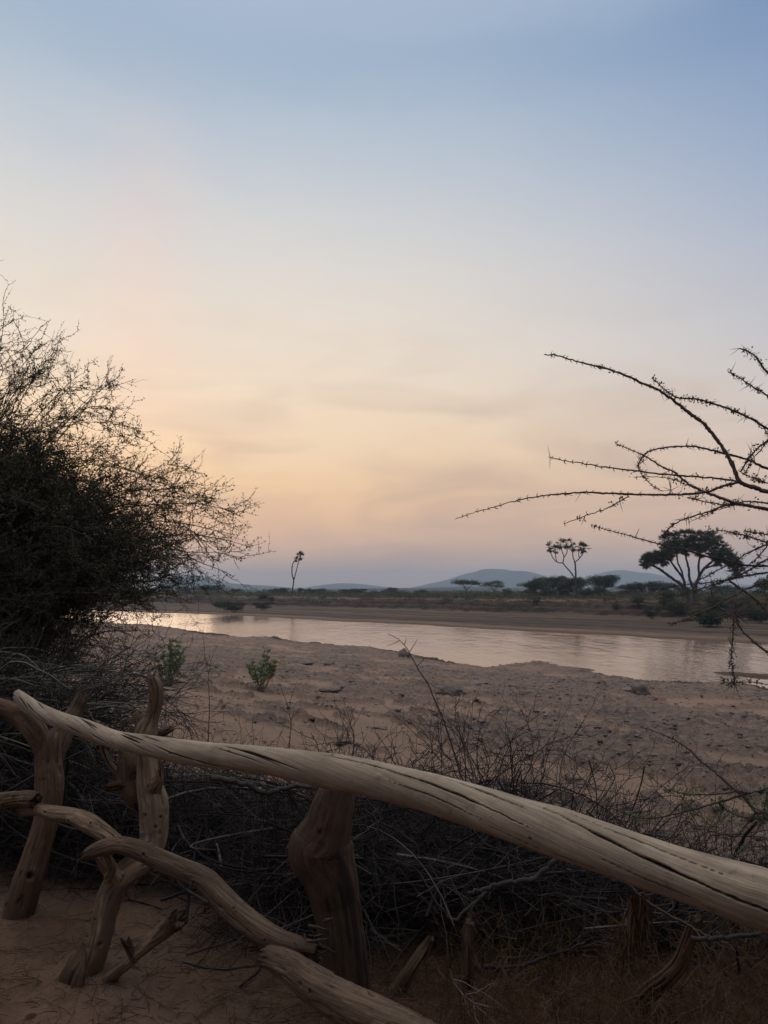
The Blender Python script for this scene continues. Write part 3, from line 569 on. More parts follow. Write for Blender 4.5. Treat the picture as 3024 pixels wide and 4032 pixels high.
# ------------------------------------------------------------------ logs of the fence
def log(name, pts, Z, mat, parent, nring=300, nside=72, seed=0, rough=.05, cracks=0, spiral=0., ends=(.02, .02), knots=(), bumpy=.10, flat=1.0, endrot=(0, 0), clen=(.15, .5), cside=None, cw=(.0025, .005), rot=.25, streak=None, cgrow=(1, 1), peel=1.0, long_cracks=None):
    """pts: (x, y, width, depth) in a zoom's own pixels"""
    k = .7233 if Z in (Z1, Z2) else .6775
    q = []
    for x, y, w, d in pts:
        s = Z(x, y); c = P(s[0], s[1], d); q.append((*c, w*k*.5/F*d*1.01))
    q = catmull(q, nring); c = q[:, :3]; r = np.maximum(q[:, 3], .004)
    seg = np.r_[0, np.cumsum(np.linalg.norm(np.diff(c, axis=0), axis=1))]; L_ = seg[-1]
    t = norm(np.gradient(c, axis=0)); ref = np.array([0, -1., 0.15]); ref = ref/np.linalg.norm(ref)
    if abs(t[nring//2] @ ref) > .9: ref = np.array([1., 0, 0])
    a = norm(ref-(t @ ref)[:, None]*t); b = np.cross(t, a)      # a faces the camera
    th = np.arange(nside)*2*math.pi/nside; TH, SS = np.meshgrid(th, seg); R0 = r[:, None]*np.ones_like(TH)
    lr = np.random.default_rng(seed+100)
    dx, dy = np.cos(TH), np.sin(TH); rm = r.mean()
    disp = R0*rough*.6*fbm3(dx*1.3, dy*1.3, SS/rm*.35, 3, seed)+R0*bumpy*.7*fbm3(dx*.8+5, dy*.8, SS/rm*.12, 2, seed+9)
    sa, sb = spiral if isinstance(spiral, tuple) else (spiral, spiral)
    tw = TH+sa*SS+(sb-sa)*SS*SS/(2*L_)
    disp += R0*(.014 if peel else .007)*fbm3(np.cos(tw)*7, np.sin(tw)*7, SS*3, 3, seed+3)
    pm = smooth(fbm3(dx*1.6, dy*1.6, SS/rm*.22+3, 4, seed+30), .05, .13)*peel; disp += R0*.07*pm*(1+.5*fbm3(dx*6, dy*6, SS/rm*1.5, 3, seed+31)); disp -= R0*.5*peel*np.clip(fbm3(dx*3.2, dy*3.2, SS/rm*1.1, 2, seed+33)-.42, 0, .3)
    crack = np.zeros_like(TH)
    for i in range(cracks):
        ln = lr.uniform(*clen)*(cgrow[0]+(cgrow[1]-cgrow[0])*i/max(cracks, 1)); s0 = lr.uniform(-.1, L_) if cgrow == (1, 1) else (i+lr.random())/cracks*L_-.05; th0 = lr.uniform(0, 2*math.pi) if cside is None else lr.uniform(*cside); w = lr.uniform(*cw)*(1 if cgrow == (1, 1) or i < .5*cracks else .6)
        if cgrow != (1, 1) and i > .46*cracks: continue
        sl_ = -(sa+(sb-sa)*np.clip(s0/L_, 0, 1))*lr.uniform(.75, 1.15)
        u = (SS-s0)/ln; ok = (u > 0) & (u < 1)
        cen = th0+sl_*(SS-s0)+.04*vn2(SS*14, SS*0+i, seed+i)
        dd = np.abs((TH-cen+math.pi) % (2*math.pi)-math.pi)*R0; wp = w*np.sin(np.clip(u, 0, 1)*math.pi)**.7+1e-6
        cc = np.where(ok, np.clip(1-dd/wp, 0, 1), 0)
        crack = np.maximum(crack, np.minimum(cc*2, 1)*np.clip(wp/.002, 0, 1)); disp -= cc*w*2.2
    px = 1512+F*c[:, 0]/(c[:, 1]*math.cos(PITCH)+(c[:, 2]-CAMZ)*math.sin(PITCH))
    for (xa, xb, ta, tb, w) in (long_cracks or ()):
        s0, s1 = np.interp([xa, xb], px, seg); u = (SS-s0)/(s1-s0); ok = (u > 0) & (u < 1); u = np.clip(u, 0, 1)
        cen = ta+(tb-ta)*u+.05*vn2(SS*9, SS*0+xa, seed)+.02*vn2(SS*45, SS*0+xa, seed+1); wp = w*np.sin(u*math.pi)**.6*(1+.45*vn2(SS*22, SS*0+xb, seed))+1e-6
        cc = np.where(ok, np.clip(1-np.abs((TH-cen+math.pi) % (2*math.pi)-math.pi)*R0/wp, 0, 1), 0); crack = np.maximum(crack, np.minimum(cc*2, 1)); disp -= cc*w*2.4
    for (ks, kt, kr, kh, hole) in knots:       # along, around, radius, height, hole
        dd = np.hypot((TH-kt+math.pi) % (2*math.pi)*R0-math.pi*R0, SS-ks*L_); g = np.exp(-(dd/kr)**2)
        disp += g*kh; hh = np.exp(-(dd/(kr*.42))**2) if hole else 0*g; disp -= hh*(kh+kr*.8); crack = np.maximum(crack, hh*1.0)
    rotm = np.maximum(np.clip((fbm3(dx*1.2, dy*1.2, SS/rm*.25+9, 3, seed+20)-.25)*3, 0, 1)*rot, pm*.55)
    if streak:
        for (kt, kw, s0, s1) in streak:
            dd = np.abs((TH-kt-.25*vn2(SS*5, SS*0, seed+40)+math.pi) % (2*math.pi)-math.pi); u = SS/L_
            crack = np.maximum(crack, np.clip((1-dd/(kw*(.7+.5*vn2(SS*9, TH*2, seed+41))))*2.5, 0, .88)*smooth(u, s0, s0+.06)*smooth(-u, -s1, -s1+.05))
    R1 = R0+disp
    e0 = np.exp(-SS/max(ends[0], 1e-3)); e1 = np.exp(-(L_-SS)/max(ends[1], 1e-3))
    jag0 = (vn2(TH*2.2, TH*0, seed+4)+vn2(TH*6, TH*0+4, seed+5)*.5)*ends[0]*.55; jag1 = (vn2(TH*2.2, TH*0+7, seed+6)+vn2(TH*6, TH*0+4, seed+7)*.5)*ends[1]*.55
    R1 = R1*(1-.05*e0-.05*e1); along = e0*jag0+e1*jag1
    rotm = np.clip(rotm+endrot[0]*e0*1.3+endrot[1]*e1*1.3, 0, 1)
    v = c[:, None]+R1[..., None]*(a[:, None]*dx[..., None]*flat+b[:, None]*dy[..., None])+t[:, None]*along[..., None]
    i = np.arange(nring-1)[:, None]*nside; j = np.arange(nside)[None]; j2 = (j+1) % nside
    f = np.stack([i+j, i+j2, i+nside+j2, i+nside+j], -1).reshape(-1, 4)
    vv = v.reshape(-1, 3); N0 = len(vv)
    caps = []; capv = []
    for ei, (row, sgn) in enumerate(((0, -1), (nring-1, 1))):      # rough sunken end faces
        ring = v[row]; cc = ring.mean(0); rings = []
        for kq in (.75, .45, .15):
            rr_ = cc+(ring-cc)*kq-sgn*t[row]*r[row]*(.25*(1-kq))+t[row]*(lr.normal(size=(nside, 1))*.12*r[row]); rings.append(rr_)
        prev = row*nside+np.arange(nside)
        for rr_ in rings:
            cur = N0+sum(len(x) for x in capv)+np.arange(nside); capv.append(rr_); p2 = np.roll(prev, -1); c2 = np.roll(cur, -1)
            caps.append(np.stack([prev, cur, c2, p2] if sgn > 0 else [p2, c2, cur, prev], -1)); prev = cur
        ci = N0+sum(len(x) for x in capv); capv.append(cc[None]-sgn*t[row]*r[row]*.25)
        caps.append(np.stack([prev, np.full(nside, ci), np.roll(prev, -1), np.roll(prev, -1)], -1))
    mb = MB(); q4 = np.concatenate([f]+[x for x in caps if True]); tri = q4[q4[:, 2] == q4[:, 3]][:, :3]; q4 = q4[q4[:, 2] != q4[:, 3]]
    allv = np.concatenate([vv]+capv); mb.add(allv, q4, tri)
    nc = len(allv)-N0
    grain = np.stack([np.cos(tw)*R0, np.sin(tw)*R0, SS], -1).reshape(-1, 3); grain = np.concatenate([grain, allv[N0:]])
    o = mb.build(name, mat, parent, smooth_=True, attrs={'crack': np.r_[crack.ravel(), np.full(nc, .35)], 'rot': np.r_[rotm.ravel(), np.full(nc, .4)], 'grain': grain})
    return o, c, r
def build_fence():
    base = P(1400, 4000, 2.85); e = empty('log_fence', (base[0], 2.85, 0), 'rustic fence of bleached logs on crooked driftwood posts', 'fence')
    W_ = math.pi
    rail = [(*Z1(x, y), w*.7233, d) for x, y, w, d in [(97, 193, 62, 3.74), (190, 262, 76, 3.66), (315, 322, 86, 3.54), (480, 378, 95, 3.42), (630, 431, 92, 3.30), (800, 463, 108, 3.18), (980, 495, 122, 3.06), (1150, 516, 126, 2.98), (1400, 538, 136, 2.86)]]
    rail += [(x, y, w*.962, d) for x, y, w, d in [(1200, 3019, 123, 2.74), (1320, 3040, 140, 2.68), (1441, 3061, 139, 2.62), (1562, 3089, 142, 2.56), (1682, 3117, 148, 2.50), (1803, 3153, 157, 2.44), (1923, 3191, 166, 2.38), (2044, 3231, 176, 2.31), (2200, 3279, 192, 2.23)]]
    rail += [(*Z3(x, y), w*.6775*.95, d) for x, y, w, d in [(600, 908, 287, 2.17), (900, 1009, 290, 2.07), (1200, 1105, 296, 1.98), (1500, 1198, 330, 1.90), (1659, 1248, 342, 1.87), (2100, 1410, 350, 1.80)]]
    ZS = lambda x, y: (x, y)
    q = [(x, y, w/.6775, d) for x, y, w, d in rail]
    o, c, r = log('top_rail', q, ZS, M['rail'], e, 1000, 160, 1, .03, 74, cgrow=(.35, 1.5), spiral=(-5.6, -.8), ends=(.02, .02), knots=[(.345, .2, .012, .003, True), (.43, -.5, .010, .002, True), (.29, -1.1, .008, .002, True), (.62, -.3, .012, .004, False), (.56, -1.2, .01, .003, True), (.2, .6, .012, .003, False), (.78, .5, .010, .002, True)],
        bumpy=.05, clen=(.14, .42), cside=(-1.5, 1.9), cw=(.0022, .0048), rot=.3, peel=0., long_cracks=[(1400, 2130, -.95, .02, .0036), (1250, 1700, -1.1, -.6, .003), (2130, 3080, -.95, .30, .0046), (2560, 3300, -.25, .5, .0036), (2230, 2900, -1.2, -.45, .0022), (1960, 2520, .62, 1.1, .0026), (1700, 2100, -1.25, -.7, .0030), (1560, 1960, -.2, .45, .0022), (2400, 2800, .3, .75, .0018)])
    # posts
    def post(name, pts, Z, seed, label=None, mat='post', **kw):
        o, c, r = log(name, pts, Z, M['post_dark' if seed == 31 else mat], e, kw.pop('nring', 260), kw.pop('nside', 80), seed, **kw)
        if label: o['label'] = label
        return o
    p1 = post('post', [(45, 1580, 170, 3.50), (65, 1520, 140, 3.50), (120, 1300, 150, 3.52), (200, 1050, 130, 3.58), (255, 850, 120, 3.62), (270, 680, 135, 3.66), (268, 560, 128, 3.70), (272, 470, 120, 3.72), (290, 400, 95, 3.76)], Z1, 11, 'forked brown post at the left end', rough=.09, cracks=14, bumpy=.14, cw=(.001, .0028), clen=(.2, .7), knots=[(.33, .4, .03, .01, True), (.2, -.8, .02, .006, True)], rot=.5)
    for nm_, pts, sd in [('fork', [(275, 640, 70, 3.70), (255, 520, 100, 3.71), (200, 400, 118, 3.73), (130, 325, 104, 3.76), (60, 275, 95, 3.78), (0, 250, 90, 3.80), (-90, 225, 90, 3.84)], 12), ('fork', [(285, 600, 70, 3.72), (305, 480, 105, 3.76), (360, 360, 100, 3.84), (410, 280, 78, 3.9), (438, 225, 70, 3.92), (448, 198, 62, 3.93)], 13)]:
        o, _, _ = log(nm_, pts, Z1, M['post'], p1, 120, 60, sd, rough=.1, cracks=10, bumpy=.12, ends=(.03, .05), endrot=(0, 1))
    p2 = post('post', [(385, 1900, 190, 3.10), (430, 1830, 150, 3.10), (480, 1720, 125, 3.10), (525, 1600, 112, 3.10), (555, 1480, 115, 3.12), (580, 1360, 122, 3.14), (620, 1240, 132, 3.16), (700, 1150, 130, 3.18), (790, 1080, 130, 3.22), (835, 980, 135, 3.26), (842, 880, 148, 3.28), (838, 770, 150, 3.30), (812, 670, 122, 3.32), (800, 560, 104, 3.34), (790, 460, 104, 3.35), (795, 385, 112, 3.35), (825, 310, 74, 3.35), (848, 220, 74, 3.34), (850, 160, 74, 3.33), (832, 110, 64, 3.32), (822, 90, 56, 3.32)], Z1, 14,
        'pale crooked post with a curved horn rising above the rail', mat='pale', nring=420, cw=(.001, .0025), rough=.10, cracks=10, bumpy=.12, ends=(.05, .02), rot=.45,
        knots=[(.475, -.2, .017, .006, True), (.535, .35, .013, .003, True), (.57, -.4, .014, .003, True), (.56, .7, .012, .004, True), (.19, .3, .012, .004, True), (.11, -.1, .010, .003, True), (.25, -.6, .012, .004, True), (.62, .9, .012, .004, True)])
    for nm_, pts, sd, mt, er in [('stub', [(760, 800, 60, 3.34), (735, 740, 110, 3.36), (708, 680, 118, 3.38), (700, 600, 118, 3.40), (690, 530, 90, 3.42), (660, 480, 50, 3.44)], 15, 'post', (0, 1)),
            ('stub', [(720, 690, 60, 3.36), (650, 680, 52, 3.34), (600, 692, 44, 3.32), (578, 694, 26, 3.31)], 16, 'post', (0, 1)), ('stub', [(670, 620, 50, 3.40), (630, 600, 40, 3.40), (595, 560, 30, 3.40), (570, 500, 30, 3.40), (560, 470, 22, 3.4)], 17, 'pale', (0, 0)),
            ('stub', [(800, 420, 60, 3.38), (770, 360, 58, 3.42), (755, 320, 58, 3.44), (752, 305, 54, 3.45)], 18, 'post', (0, 1)), ('stub', [(820, 400, 50, 3.38), (880, 392, 48, 3.42), (925, 375, 30, 3.44)], 19, 'post', (0, 1)),
            ('stub', [(835, 700, 80, 3.28), (865, 650, 50, 3.27), (872, 600, 22, 3.27)], 20, 'pale', (0, 0)), ('stub', [(655, 1200, 90, 3.14), (600, 1140, 80, 3.14), (555, 1080, 60, 3.14), (520, 1060, 34, 3.14)], 21, 'pale', (0, 1)),
            ('stub', [(590, 1180, 50, 3.12), (610, 1120, 40, 3.10), (580, 1060, 30, 3.10)], 22, 'pale', (0, 1)),
            ('branch', [(540, 1790, 90, 3.08), (620, 1710, 66, 3.05), (700, 1640, 62, 3.02), (790, 1555, 72, 3.0), (870, 1490, 84, 2.98), (935, 1435, 98, 2.96), (962, 1416, 96, 2.95)], 23, 'pale', (0, 1)),
            ('stub', [(735, 1620, 50, 3.0), (700, 1560, 44, 2.99), (684, 1525, 50, 2.98)], 24, 'low', (0, 1)),
            ('bark_flap', [(330, 1880, 90, 3.02), (360, 1800, 130, 3.0), (400, 1700, 120, 3.0), (440, 1620, 60, 3.02), (455, 1560, 26, 3.04)], 25, 'low', (1, 1))]:
        o, _, _ = log(nm_, pts, Z1, M[mt], p2, 90, 48, sd, rough=.13 if nm_ != 'bark_flap' else .35, cracks=5, bumpy=.15 if nm_ != 'bark_flap' else .4, ends=(.03, .04), endrot=er, flat=1.0 if nm_ != 'bark_flap' else .3)
        if nm_ == 'bark_flap': o['label'] = 'rotten reddish bark peeling off the foot'
    p3 = post('post', [(655, 1560, 240, 2.86), (645, 1420, 236, 2.86), (620, 1200, 240, 2.86), (600, 1000, 238, 2.87), (582, 900, 250, 2.88), (562, 800, 264, 2.88), (530, 700, 300, 2.89), (500, 622, 332, 2.9), (518, 560, 300, 2.9), (545, 480, 246, 2.9), (565, 400, 225, 2.91), (590, 300, 195, 2.92), (597, 258, 185, 2.92)], Z2, 31,
        'thick dark stained post with a blunt knob on its side', rough=.045, cracks=18, bumpy=.05, peel=.5, clen=(.2, .8), knots=[(.81, -.25, .013, .002, True),], nring=320, nside=110, rot=.9, cw=(.0010, .0024), streak=[(.62, .30, .12, .76), (.25, .16, .30, .62), (1.1, .2, .1, .5)])
    o, _, _ = log('knob', [(520, 650, 150, 2.93), (440, 632, 150, 2.91), (385, 622, 112, 2.90), (345, 612, 78, 2.89), (318, 604, 46, 2.89)], Z2, M['post_dark'], p3, 80, 56, 32, rough=.12, bumpy=.12, cracks=6, ends=(.01, .015))
    lr = [('lower_rail', [(-140, 785, 80, 3.42), (0, 765, 82, 3.40), (100, 755, 80, 3.38), (160, 756, 86, 3.36), (192, 765, 92, 3.35)], Z1, 41, 'low', 'short brown log stub at the left edge', (.02, .02), (0, 1), 2.76),
          ('lower_rail', [(110, 818, 60, 3.42), (150, 815, 62, 3.40), (215, 812, 58, 3.36), (300, 833, 78, 3.32), (400, 848, 80, 3.28), (480, 885, 92, 3.24), (560, 935, 82, 3.20), (630, 985, 72, 3.16), (690, 1030, 60, 3.14)], Z1, 42, 'pale', 'pale wavy branch joining two posts', (.02, .03), (1, 0), 0),
          ('lower_rail', [(445, 1072, 44, 3.08), (500, 1045, 66, 3.06), (570, 1018, 78, 3.03), (660, 1008, 84, 3.0), (760, 1035, 92, 2.98), (880, 1088, 96, 2.96), (1000, 1138, 100, 2.93), (1110, 1190, 104, 2.9), (1200, 1285, 112, 2.86), (1290, 1375, 116, 2.82), (1400, 1458, 112, 2.78), (1510, 1525, 110, 2.74), (1600, 1560, 112, 2.72), (1660, 1572, 108, 2.70), (1700, 1582, 104, 2.69)], Z1, 43, 'low', 'long curved branch falling from the crooked post to the thick post', (.04, .05), (1, 1), 0),
          ('lower_rail', [(195, 1195, 96, 2.56), (235, 1205, 120, 2.55), (330, 1255, 150, 2.52), (450, 1345, 168, 2.48), (600, 1432, 182, 2.42), (800, 1538, 196, 2.34), (1000, 1650, 210, 2.26), (1300, 1830, 220, 2.18)], Z2, 44, 'low', 'thick log end lying across the foot of the thick post', (.04, .02), (1, 0), 0)]
    for nm_, pts, Z, sd, mt, lb, en, er, _x in lr:
        o, _, _ = log(nm_, pts, Z, M[mt], e, 360, 80, sd, rough=.09, cracks=9, cw=(.001, .003), bumpy=.12, ends=en, endrot=er, spiral=1.5, knots=[(.3, 0, .012, .004, True), (.52, .5, .012, .006, True), (.7, -.4, .010, .005, True), (.85, .2, .009, .004, True)], rot=.45)
        o['label'] = lb
    # splintered wood where the curved branch ends on the thick post
    mb = MB()
    c0 = P(*Z2(430, 1150), 2.70)
    for k in range(26):
        d = norm(np.array([rng.normal()*.8+.5, rng.normal()*.4, rng.normal()*.8])); a = c0+rng.normal(size=3)*np.array([.025, .015, .03]); mb.tubes(curve(a, a+d*rng.uniform(.03, .075), 0, .08, 5), np.linspace(.009, .002, 5)*rng.uniform(.4, 1), 5)
    mb.build('splinters', M['bark_dark'], e)['label'] = 'dark splintered branch end against the thick post'
# ------------------------------------------------------------------ twigs
def bez(a, b, c, d, K):
    t = np.linspace(0, 1, K)[None, :, None]; a, b, c, d = [x[:, None] for x in (a, b, c, d)]
    return a*(1-t)**3+3*b*t*(1-t)**2+3*c*t*t*(1-t)+d*t**3
def side_shoots(paths, per, lo, hi, tmin, spread, K, bias=(0, 0, 0), wob=.04):
    N, Kp, _ = paths.shape; idx = np.repeat(np.arange(N), per); n = len(idx)
    t = tmin+(1-tmin)*rng.random(n); f = t*(Kp-1); i = np.minimum(f.astype(int), Kp-2); u = (f-i)[:, None]
    p = paths[idx, i]*(1-u)+paths[idx, i+1]*u; tn = norm(paths[idx, i+1]-paths[idx, i])
    d = norm(tn+norm(rng.normal(size=(n, 3)))*spread+np.array(bias)); L_ = (rng.uniform(lo, hi, n))[:, None]
    bend = norm(rng.normal(size=(n, 3)))*.25+np.array(bias)*.5
    pp = bez(p, p+d*L_*.33, p+d*L_*.66+bend*L_*.3, p+d*L_+bend*L_*.7, K)
    w = rng.normal(size=pp.shape)*wob*L_[:, None]/2; w[:, 0] = 0
    return pp+w, idx, t
def sample_poly(poly, n):
    poly = np.array(poly, float); lo, hi = poly.min(0), poly.max(0); out = []
    while len(out) < n:
        q = lo+(hi-lo)*rng.random((4*n, 2)); x, y = q.T; ins = np.zeros(len(q), bool); j = len(poly)-1
        for i in range(len(poly)):
            xi, yi = poly[i]; xj, yj = poly[j]; ins ^= ((yi > y) != (yj > y)) & (x < (xj-xi)*(y-yi)/(yj-yi+1e-9)+xi); j = i
        out.extend(q[ins])
    return np.array(out[:n])
def leaf_dots(mb, paths, per, size, tmin=.1, jit=.004):
    N, K, _ = paths.shape; idx = np.repeat(np.arange(N), per); n = len(idx); f = (tmin+(1-tmin)*rng.random(n))*(K-1); i = np.minimum(f.astype(int), K-2); u = (f-i)[:, None]
    p = paths[idx, i]*(1-u)+paths[idx, i+1]*u+rng.normal(size=(n, 3))*jit
    mb.leaves(p, rng.normal(size=(n, 3)), norm(rng.normal(size=(n, 3))+np.array([0, 0, .4])), size*rng.uniform(.6, 1.4, n), size*rng.uniform(.45, .8, n))
def left_bush():
    e = empty('thorn_bush', (-4.1, 6.4, 0), 'tall tangled thorn bush with tiny leaves against the glow at the left', 'bush')
    poly = [(-700, 100), (-100, 560), (60, 600), (200, 560), (360, 570), (500, 620), (600, 760), (680, 840), (780, 920), (880, 1020), (980, 1110), (1080, 1180), (1160, 1250), (1190, 1330), (1120, 1410), (1040, 1480), (920, 1570), (850, 1640), (720, 1670), (450, 1660), (200, 1640), (-700, 1640)]
    q = np.concatenate([sample_poly(poly, 300), sample_poly([(300, 950), (600, 1000), (850, 1130), (1040, 1260), (1160, 1350), (1100, 1460), (900, 1600), (720, 1700), (380, 1720)], 210), sample_poly([(-100, 620), (200, 700), (450, 820), (600, 1000), (300, 1100), (-100, 1000)], 70)])
    n = len(q); dep = 6.4+rng.normal(size=n)*.42; tips = np.array([P(*ZL(x, y), d) for (x, y), d in zip(q, dep)])
    wh = [(440, 72), (30, 25), (110, 60), (-60, 20), (180, 100), (300, 265), (300, 328), (655, 388), (768, 432), (715, 498), (745, 575), (785, 650), (878, 715), (838, 768), (905, 738), (1040, 890), (1115, 892), (1085, 932), (1125, 990), (1155, 1022), (1235, 1048), (1340, 1075), (1465, 1238), (1340, 1207), (1410, 1210), (1405, 1320), (1360, 1330), (1445, 1400), (1440, 1450), (1280, 1455), (1245, 1505), (1170, 1570), (1130, 1600), (1000, 1620), (870, 1690), (750, 1740), (740, 1830), (800, 1860), (690, 1860), (620, 1900), (560, 1870), (450, 1850), (300, 1880), (420, 1960), (700, 1790), (640, 1800), (500, 1800), (380, 1820), (830, 1640), (900, 1640), (560, 1940), (430, 2050), (360, 1990), (250, 420), (480, 400), (200, 205)]
    wt = np.array([P(*ZL(x, y), 6.3+rng.normal()*.35) for x, y in wh])
    nw = len(wt); tips += np.array([-.15, 0, -.12]); wt += np.array([-.05, 0, -.10]); tips[:, 2] -= .10*smooth(tips[:, 2], 2.2, 3.2)
    tips = np.concatenate([tips, wt, wt+rng.normal(size=wt.shape)*.12-np.array([.22, 0, .05])])
    N = len(tips); ra = rng.random(N)*2*math.pi; root = np.stack([-4.15+np.cos(ra)*.4, 6.4+np.sin(ra)*.5, np.full(N, -.6)], 1)
    # stems climb first, then arch outwards and droop at the end
    rise = root+np.stack([(tips[:, 0]-root[:, 0])*.15+rng.normal(size=N)*.55, rng.normal(size=N)*.4, 1.3+(tips[:, 2]-.8)*.42], 1)
    over = tips+np.stack([-(tips[:, 0]-root[:, 0])*.38, (6.4-tips[:, 1])*.3, np.maximum(.10, .32-.10*np.abs(tips[:, 2]-2))+rng.normal(size=N)*.30], 1)+np.stack([rng.normal(size=N)*.22, rng.normal(size=N)*.2, np.zeros(N)], 1)
    hi_ = smooth(tips[:, 2], 2.4, 3.4); over[:, 2] -= hi_*.35; rise[:, 2] -= hi_*.5
    K = 22; main = bez(root, rise, over, tips, K); w = rng.normal(size=main.shape)*.018; w[:, 0] = 0; main += np.cumsum(w, 1)*.9
    br = MB(); tw = MB(); lf = MB(); th = MB()
    br.tubes(main, np.linspace(.013, .0016, K)[None]*rng.uniform(.6, 1.2, (N, 1)), 4)
    ww = 8
    for k in range(7):      # a few thick stems
        a = np.array([-4.15+rng.normal()*.3, 6.4+rng.normal()*.3, -.6]); b = np.array([-3.7+rng.normal()*.5, 6.4+rng.normal()*.4, 1.7+rng.random()*.8]); br.tubes(curve(a, b, 0, .06, 10), np.linspace(.05, .02, 10), 7)
    s1, i1, _ = side_shoots(main, 14, .08, .36, .60, 1.15, 7, (.06, -.02, .04), .07); tw.tubes(s1, np.linspace(.0032, .0011, 7), 3)
    s2, _, _ = side_shoots(s1, 3, .04, .17, .1, 1.2, 5, (.02, 0, .03), .06); tw.tubes(s2, np.linspace(.0018, .0009, 5), 3)
    leaf_dots(lf, s1, 11, .0155); leaf_dots(lf, s2, 5, .0150); leaf_dots(lf, main[:, 10:], 26, .020, .0)
    leaf_dots(lf, main[:, 13:], 7, .016, .0, .03)
    br.build('branches', M['bark_dark'], e); tw.build('twigs', M['twig'], e); lf.build('leaves', M['leaf_dark'], e)
    print('left bush', tw.n, lf.n)
def left_tangle():
    e = empty('tangled_shrub', (-2.6, 4.9, 0), 'low grey green tangle of bare arching twigs behind the left of the fence', 'shrub')
    polyA = [Z1(*a) for a in [(-500, -40), (150, -60), (500, 10), (800, 20), (960, 120), (1040, 300), (980, 420), (760, 560), (560, 640), (380, 800), (300, 1150), (-500, 1150)]]
    n = 420; q = sample_poly(polyA, n); dep = rng.uniform(4.1, 5.6, n); tips = np.array([P(x, y, d) for (x, y), d in zip(q, dep)]); tips[:, 2] = np.maximum(tips[:, 2], .0)
    root = np.stack([-3.1+rng.normal(size=n)*.7, 4.9+rng.normal(size=n)*.4, np.full(n, -.25)], 1)
    rise = root+np.stack([rng.normal(size=n)*.2, rng.normal(size=n)*.2, rng.uniform(.5, 1.2, n)], 1); over = tips+np.stack([-(tips[:, 0]-root[:, 0])*.45, rng.normal(size=n)*.1, rng.uniform(.0, .35, n)], 1)
    K = 18; main = bez(root, rise, over, tips, K); main += np.cumsum(rng.normal(size=main.shape)*.006, 1)
    br = MB(); tw = MB(); lf = MB(); br.tubes(main, np.linspace(.0095, .0022, K)[None]*rng.uniform(.5, 1.4, (n, 1)), 5)
    s1, _, _ = side_shoots(main, 11, .15, .55, .25, .9, 7, (.05, 0, -.02)); tw.tubes(s1, np.linspace(.0028, .001, 7), 3)
    s2, _, _ = side_shoots(s1, 2, .05, .2, .2, 1., 4); tw.tubes(s2, np.linspace(.0016, .0008, 4), 3); leaf_dots(lf, s1, 2, .012)
    br.build('branches', M['grey_twig'], e); tw.build('twigs', M['twig'], e); lf.build('leaves', M['leaf_dark'], e)
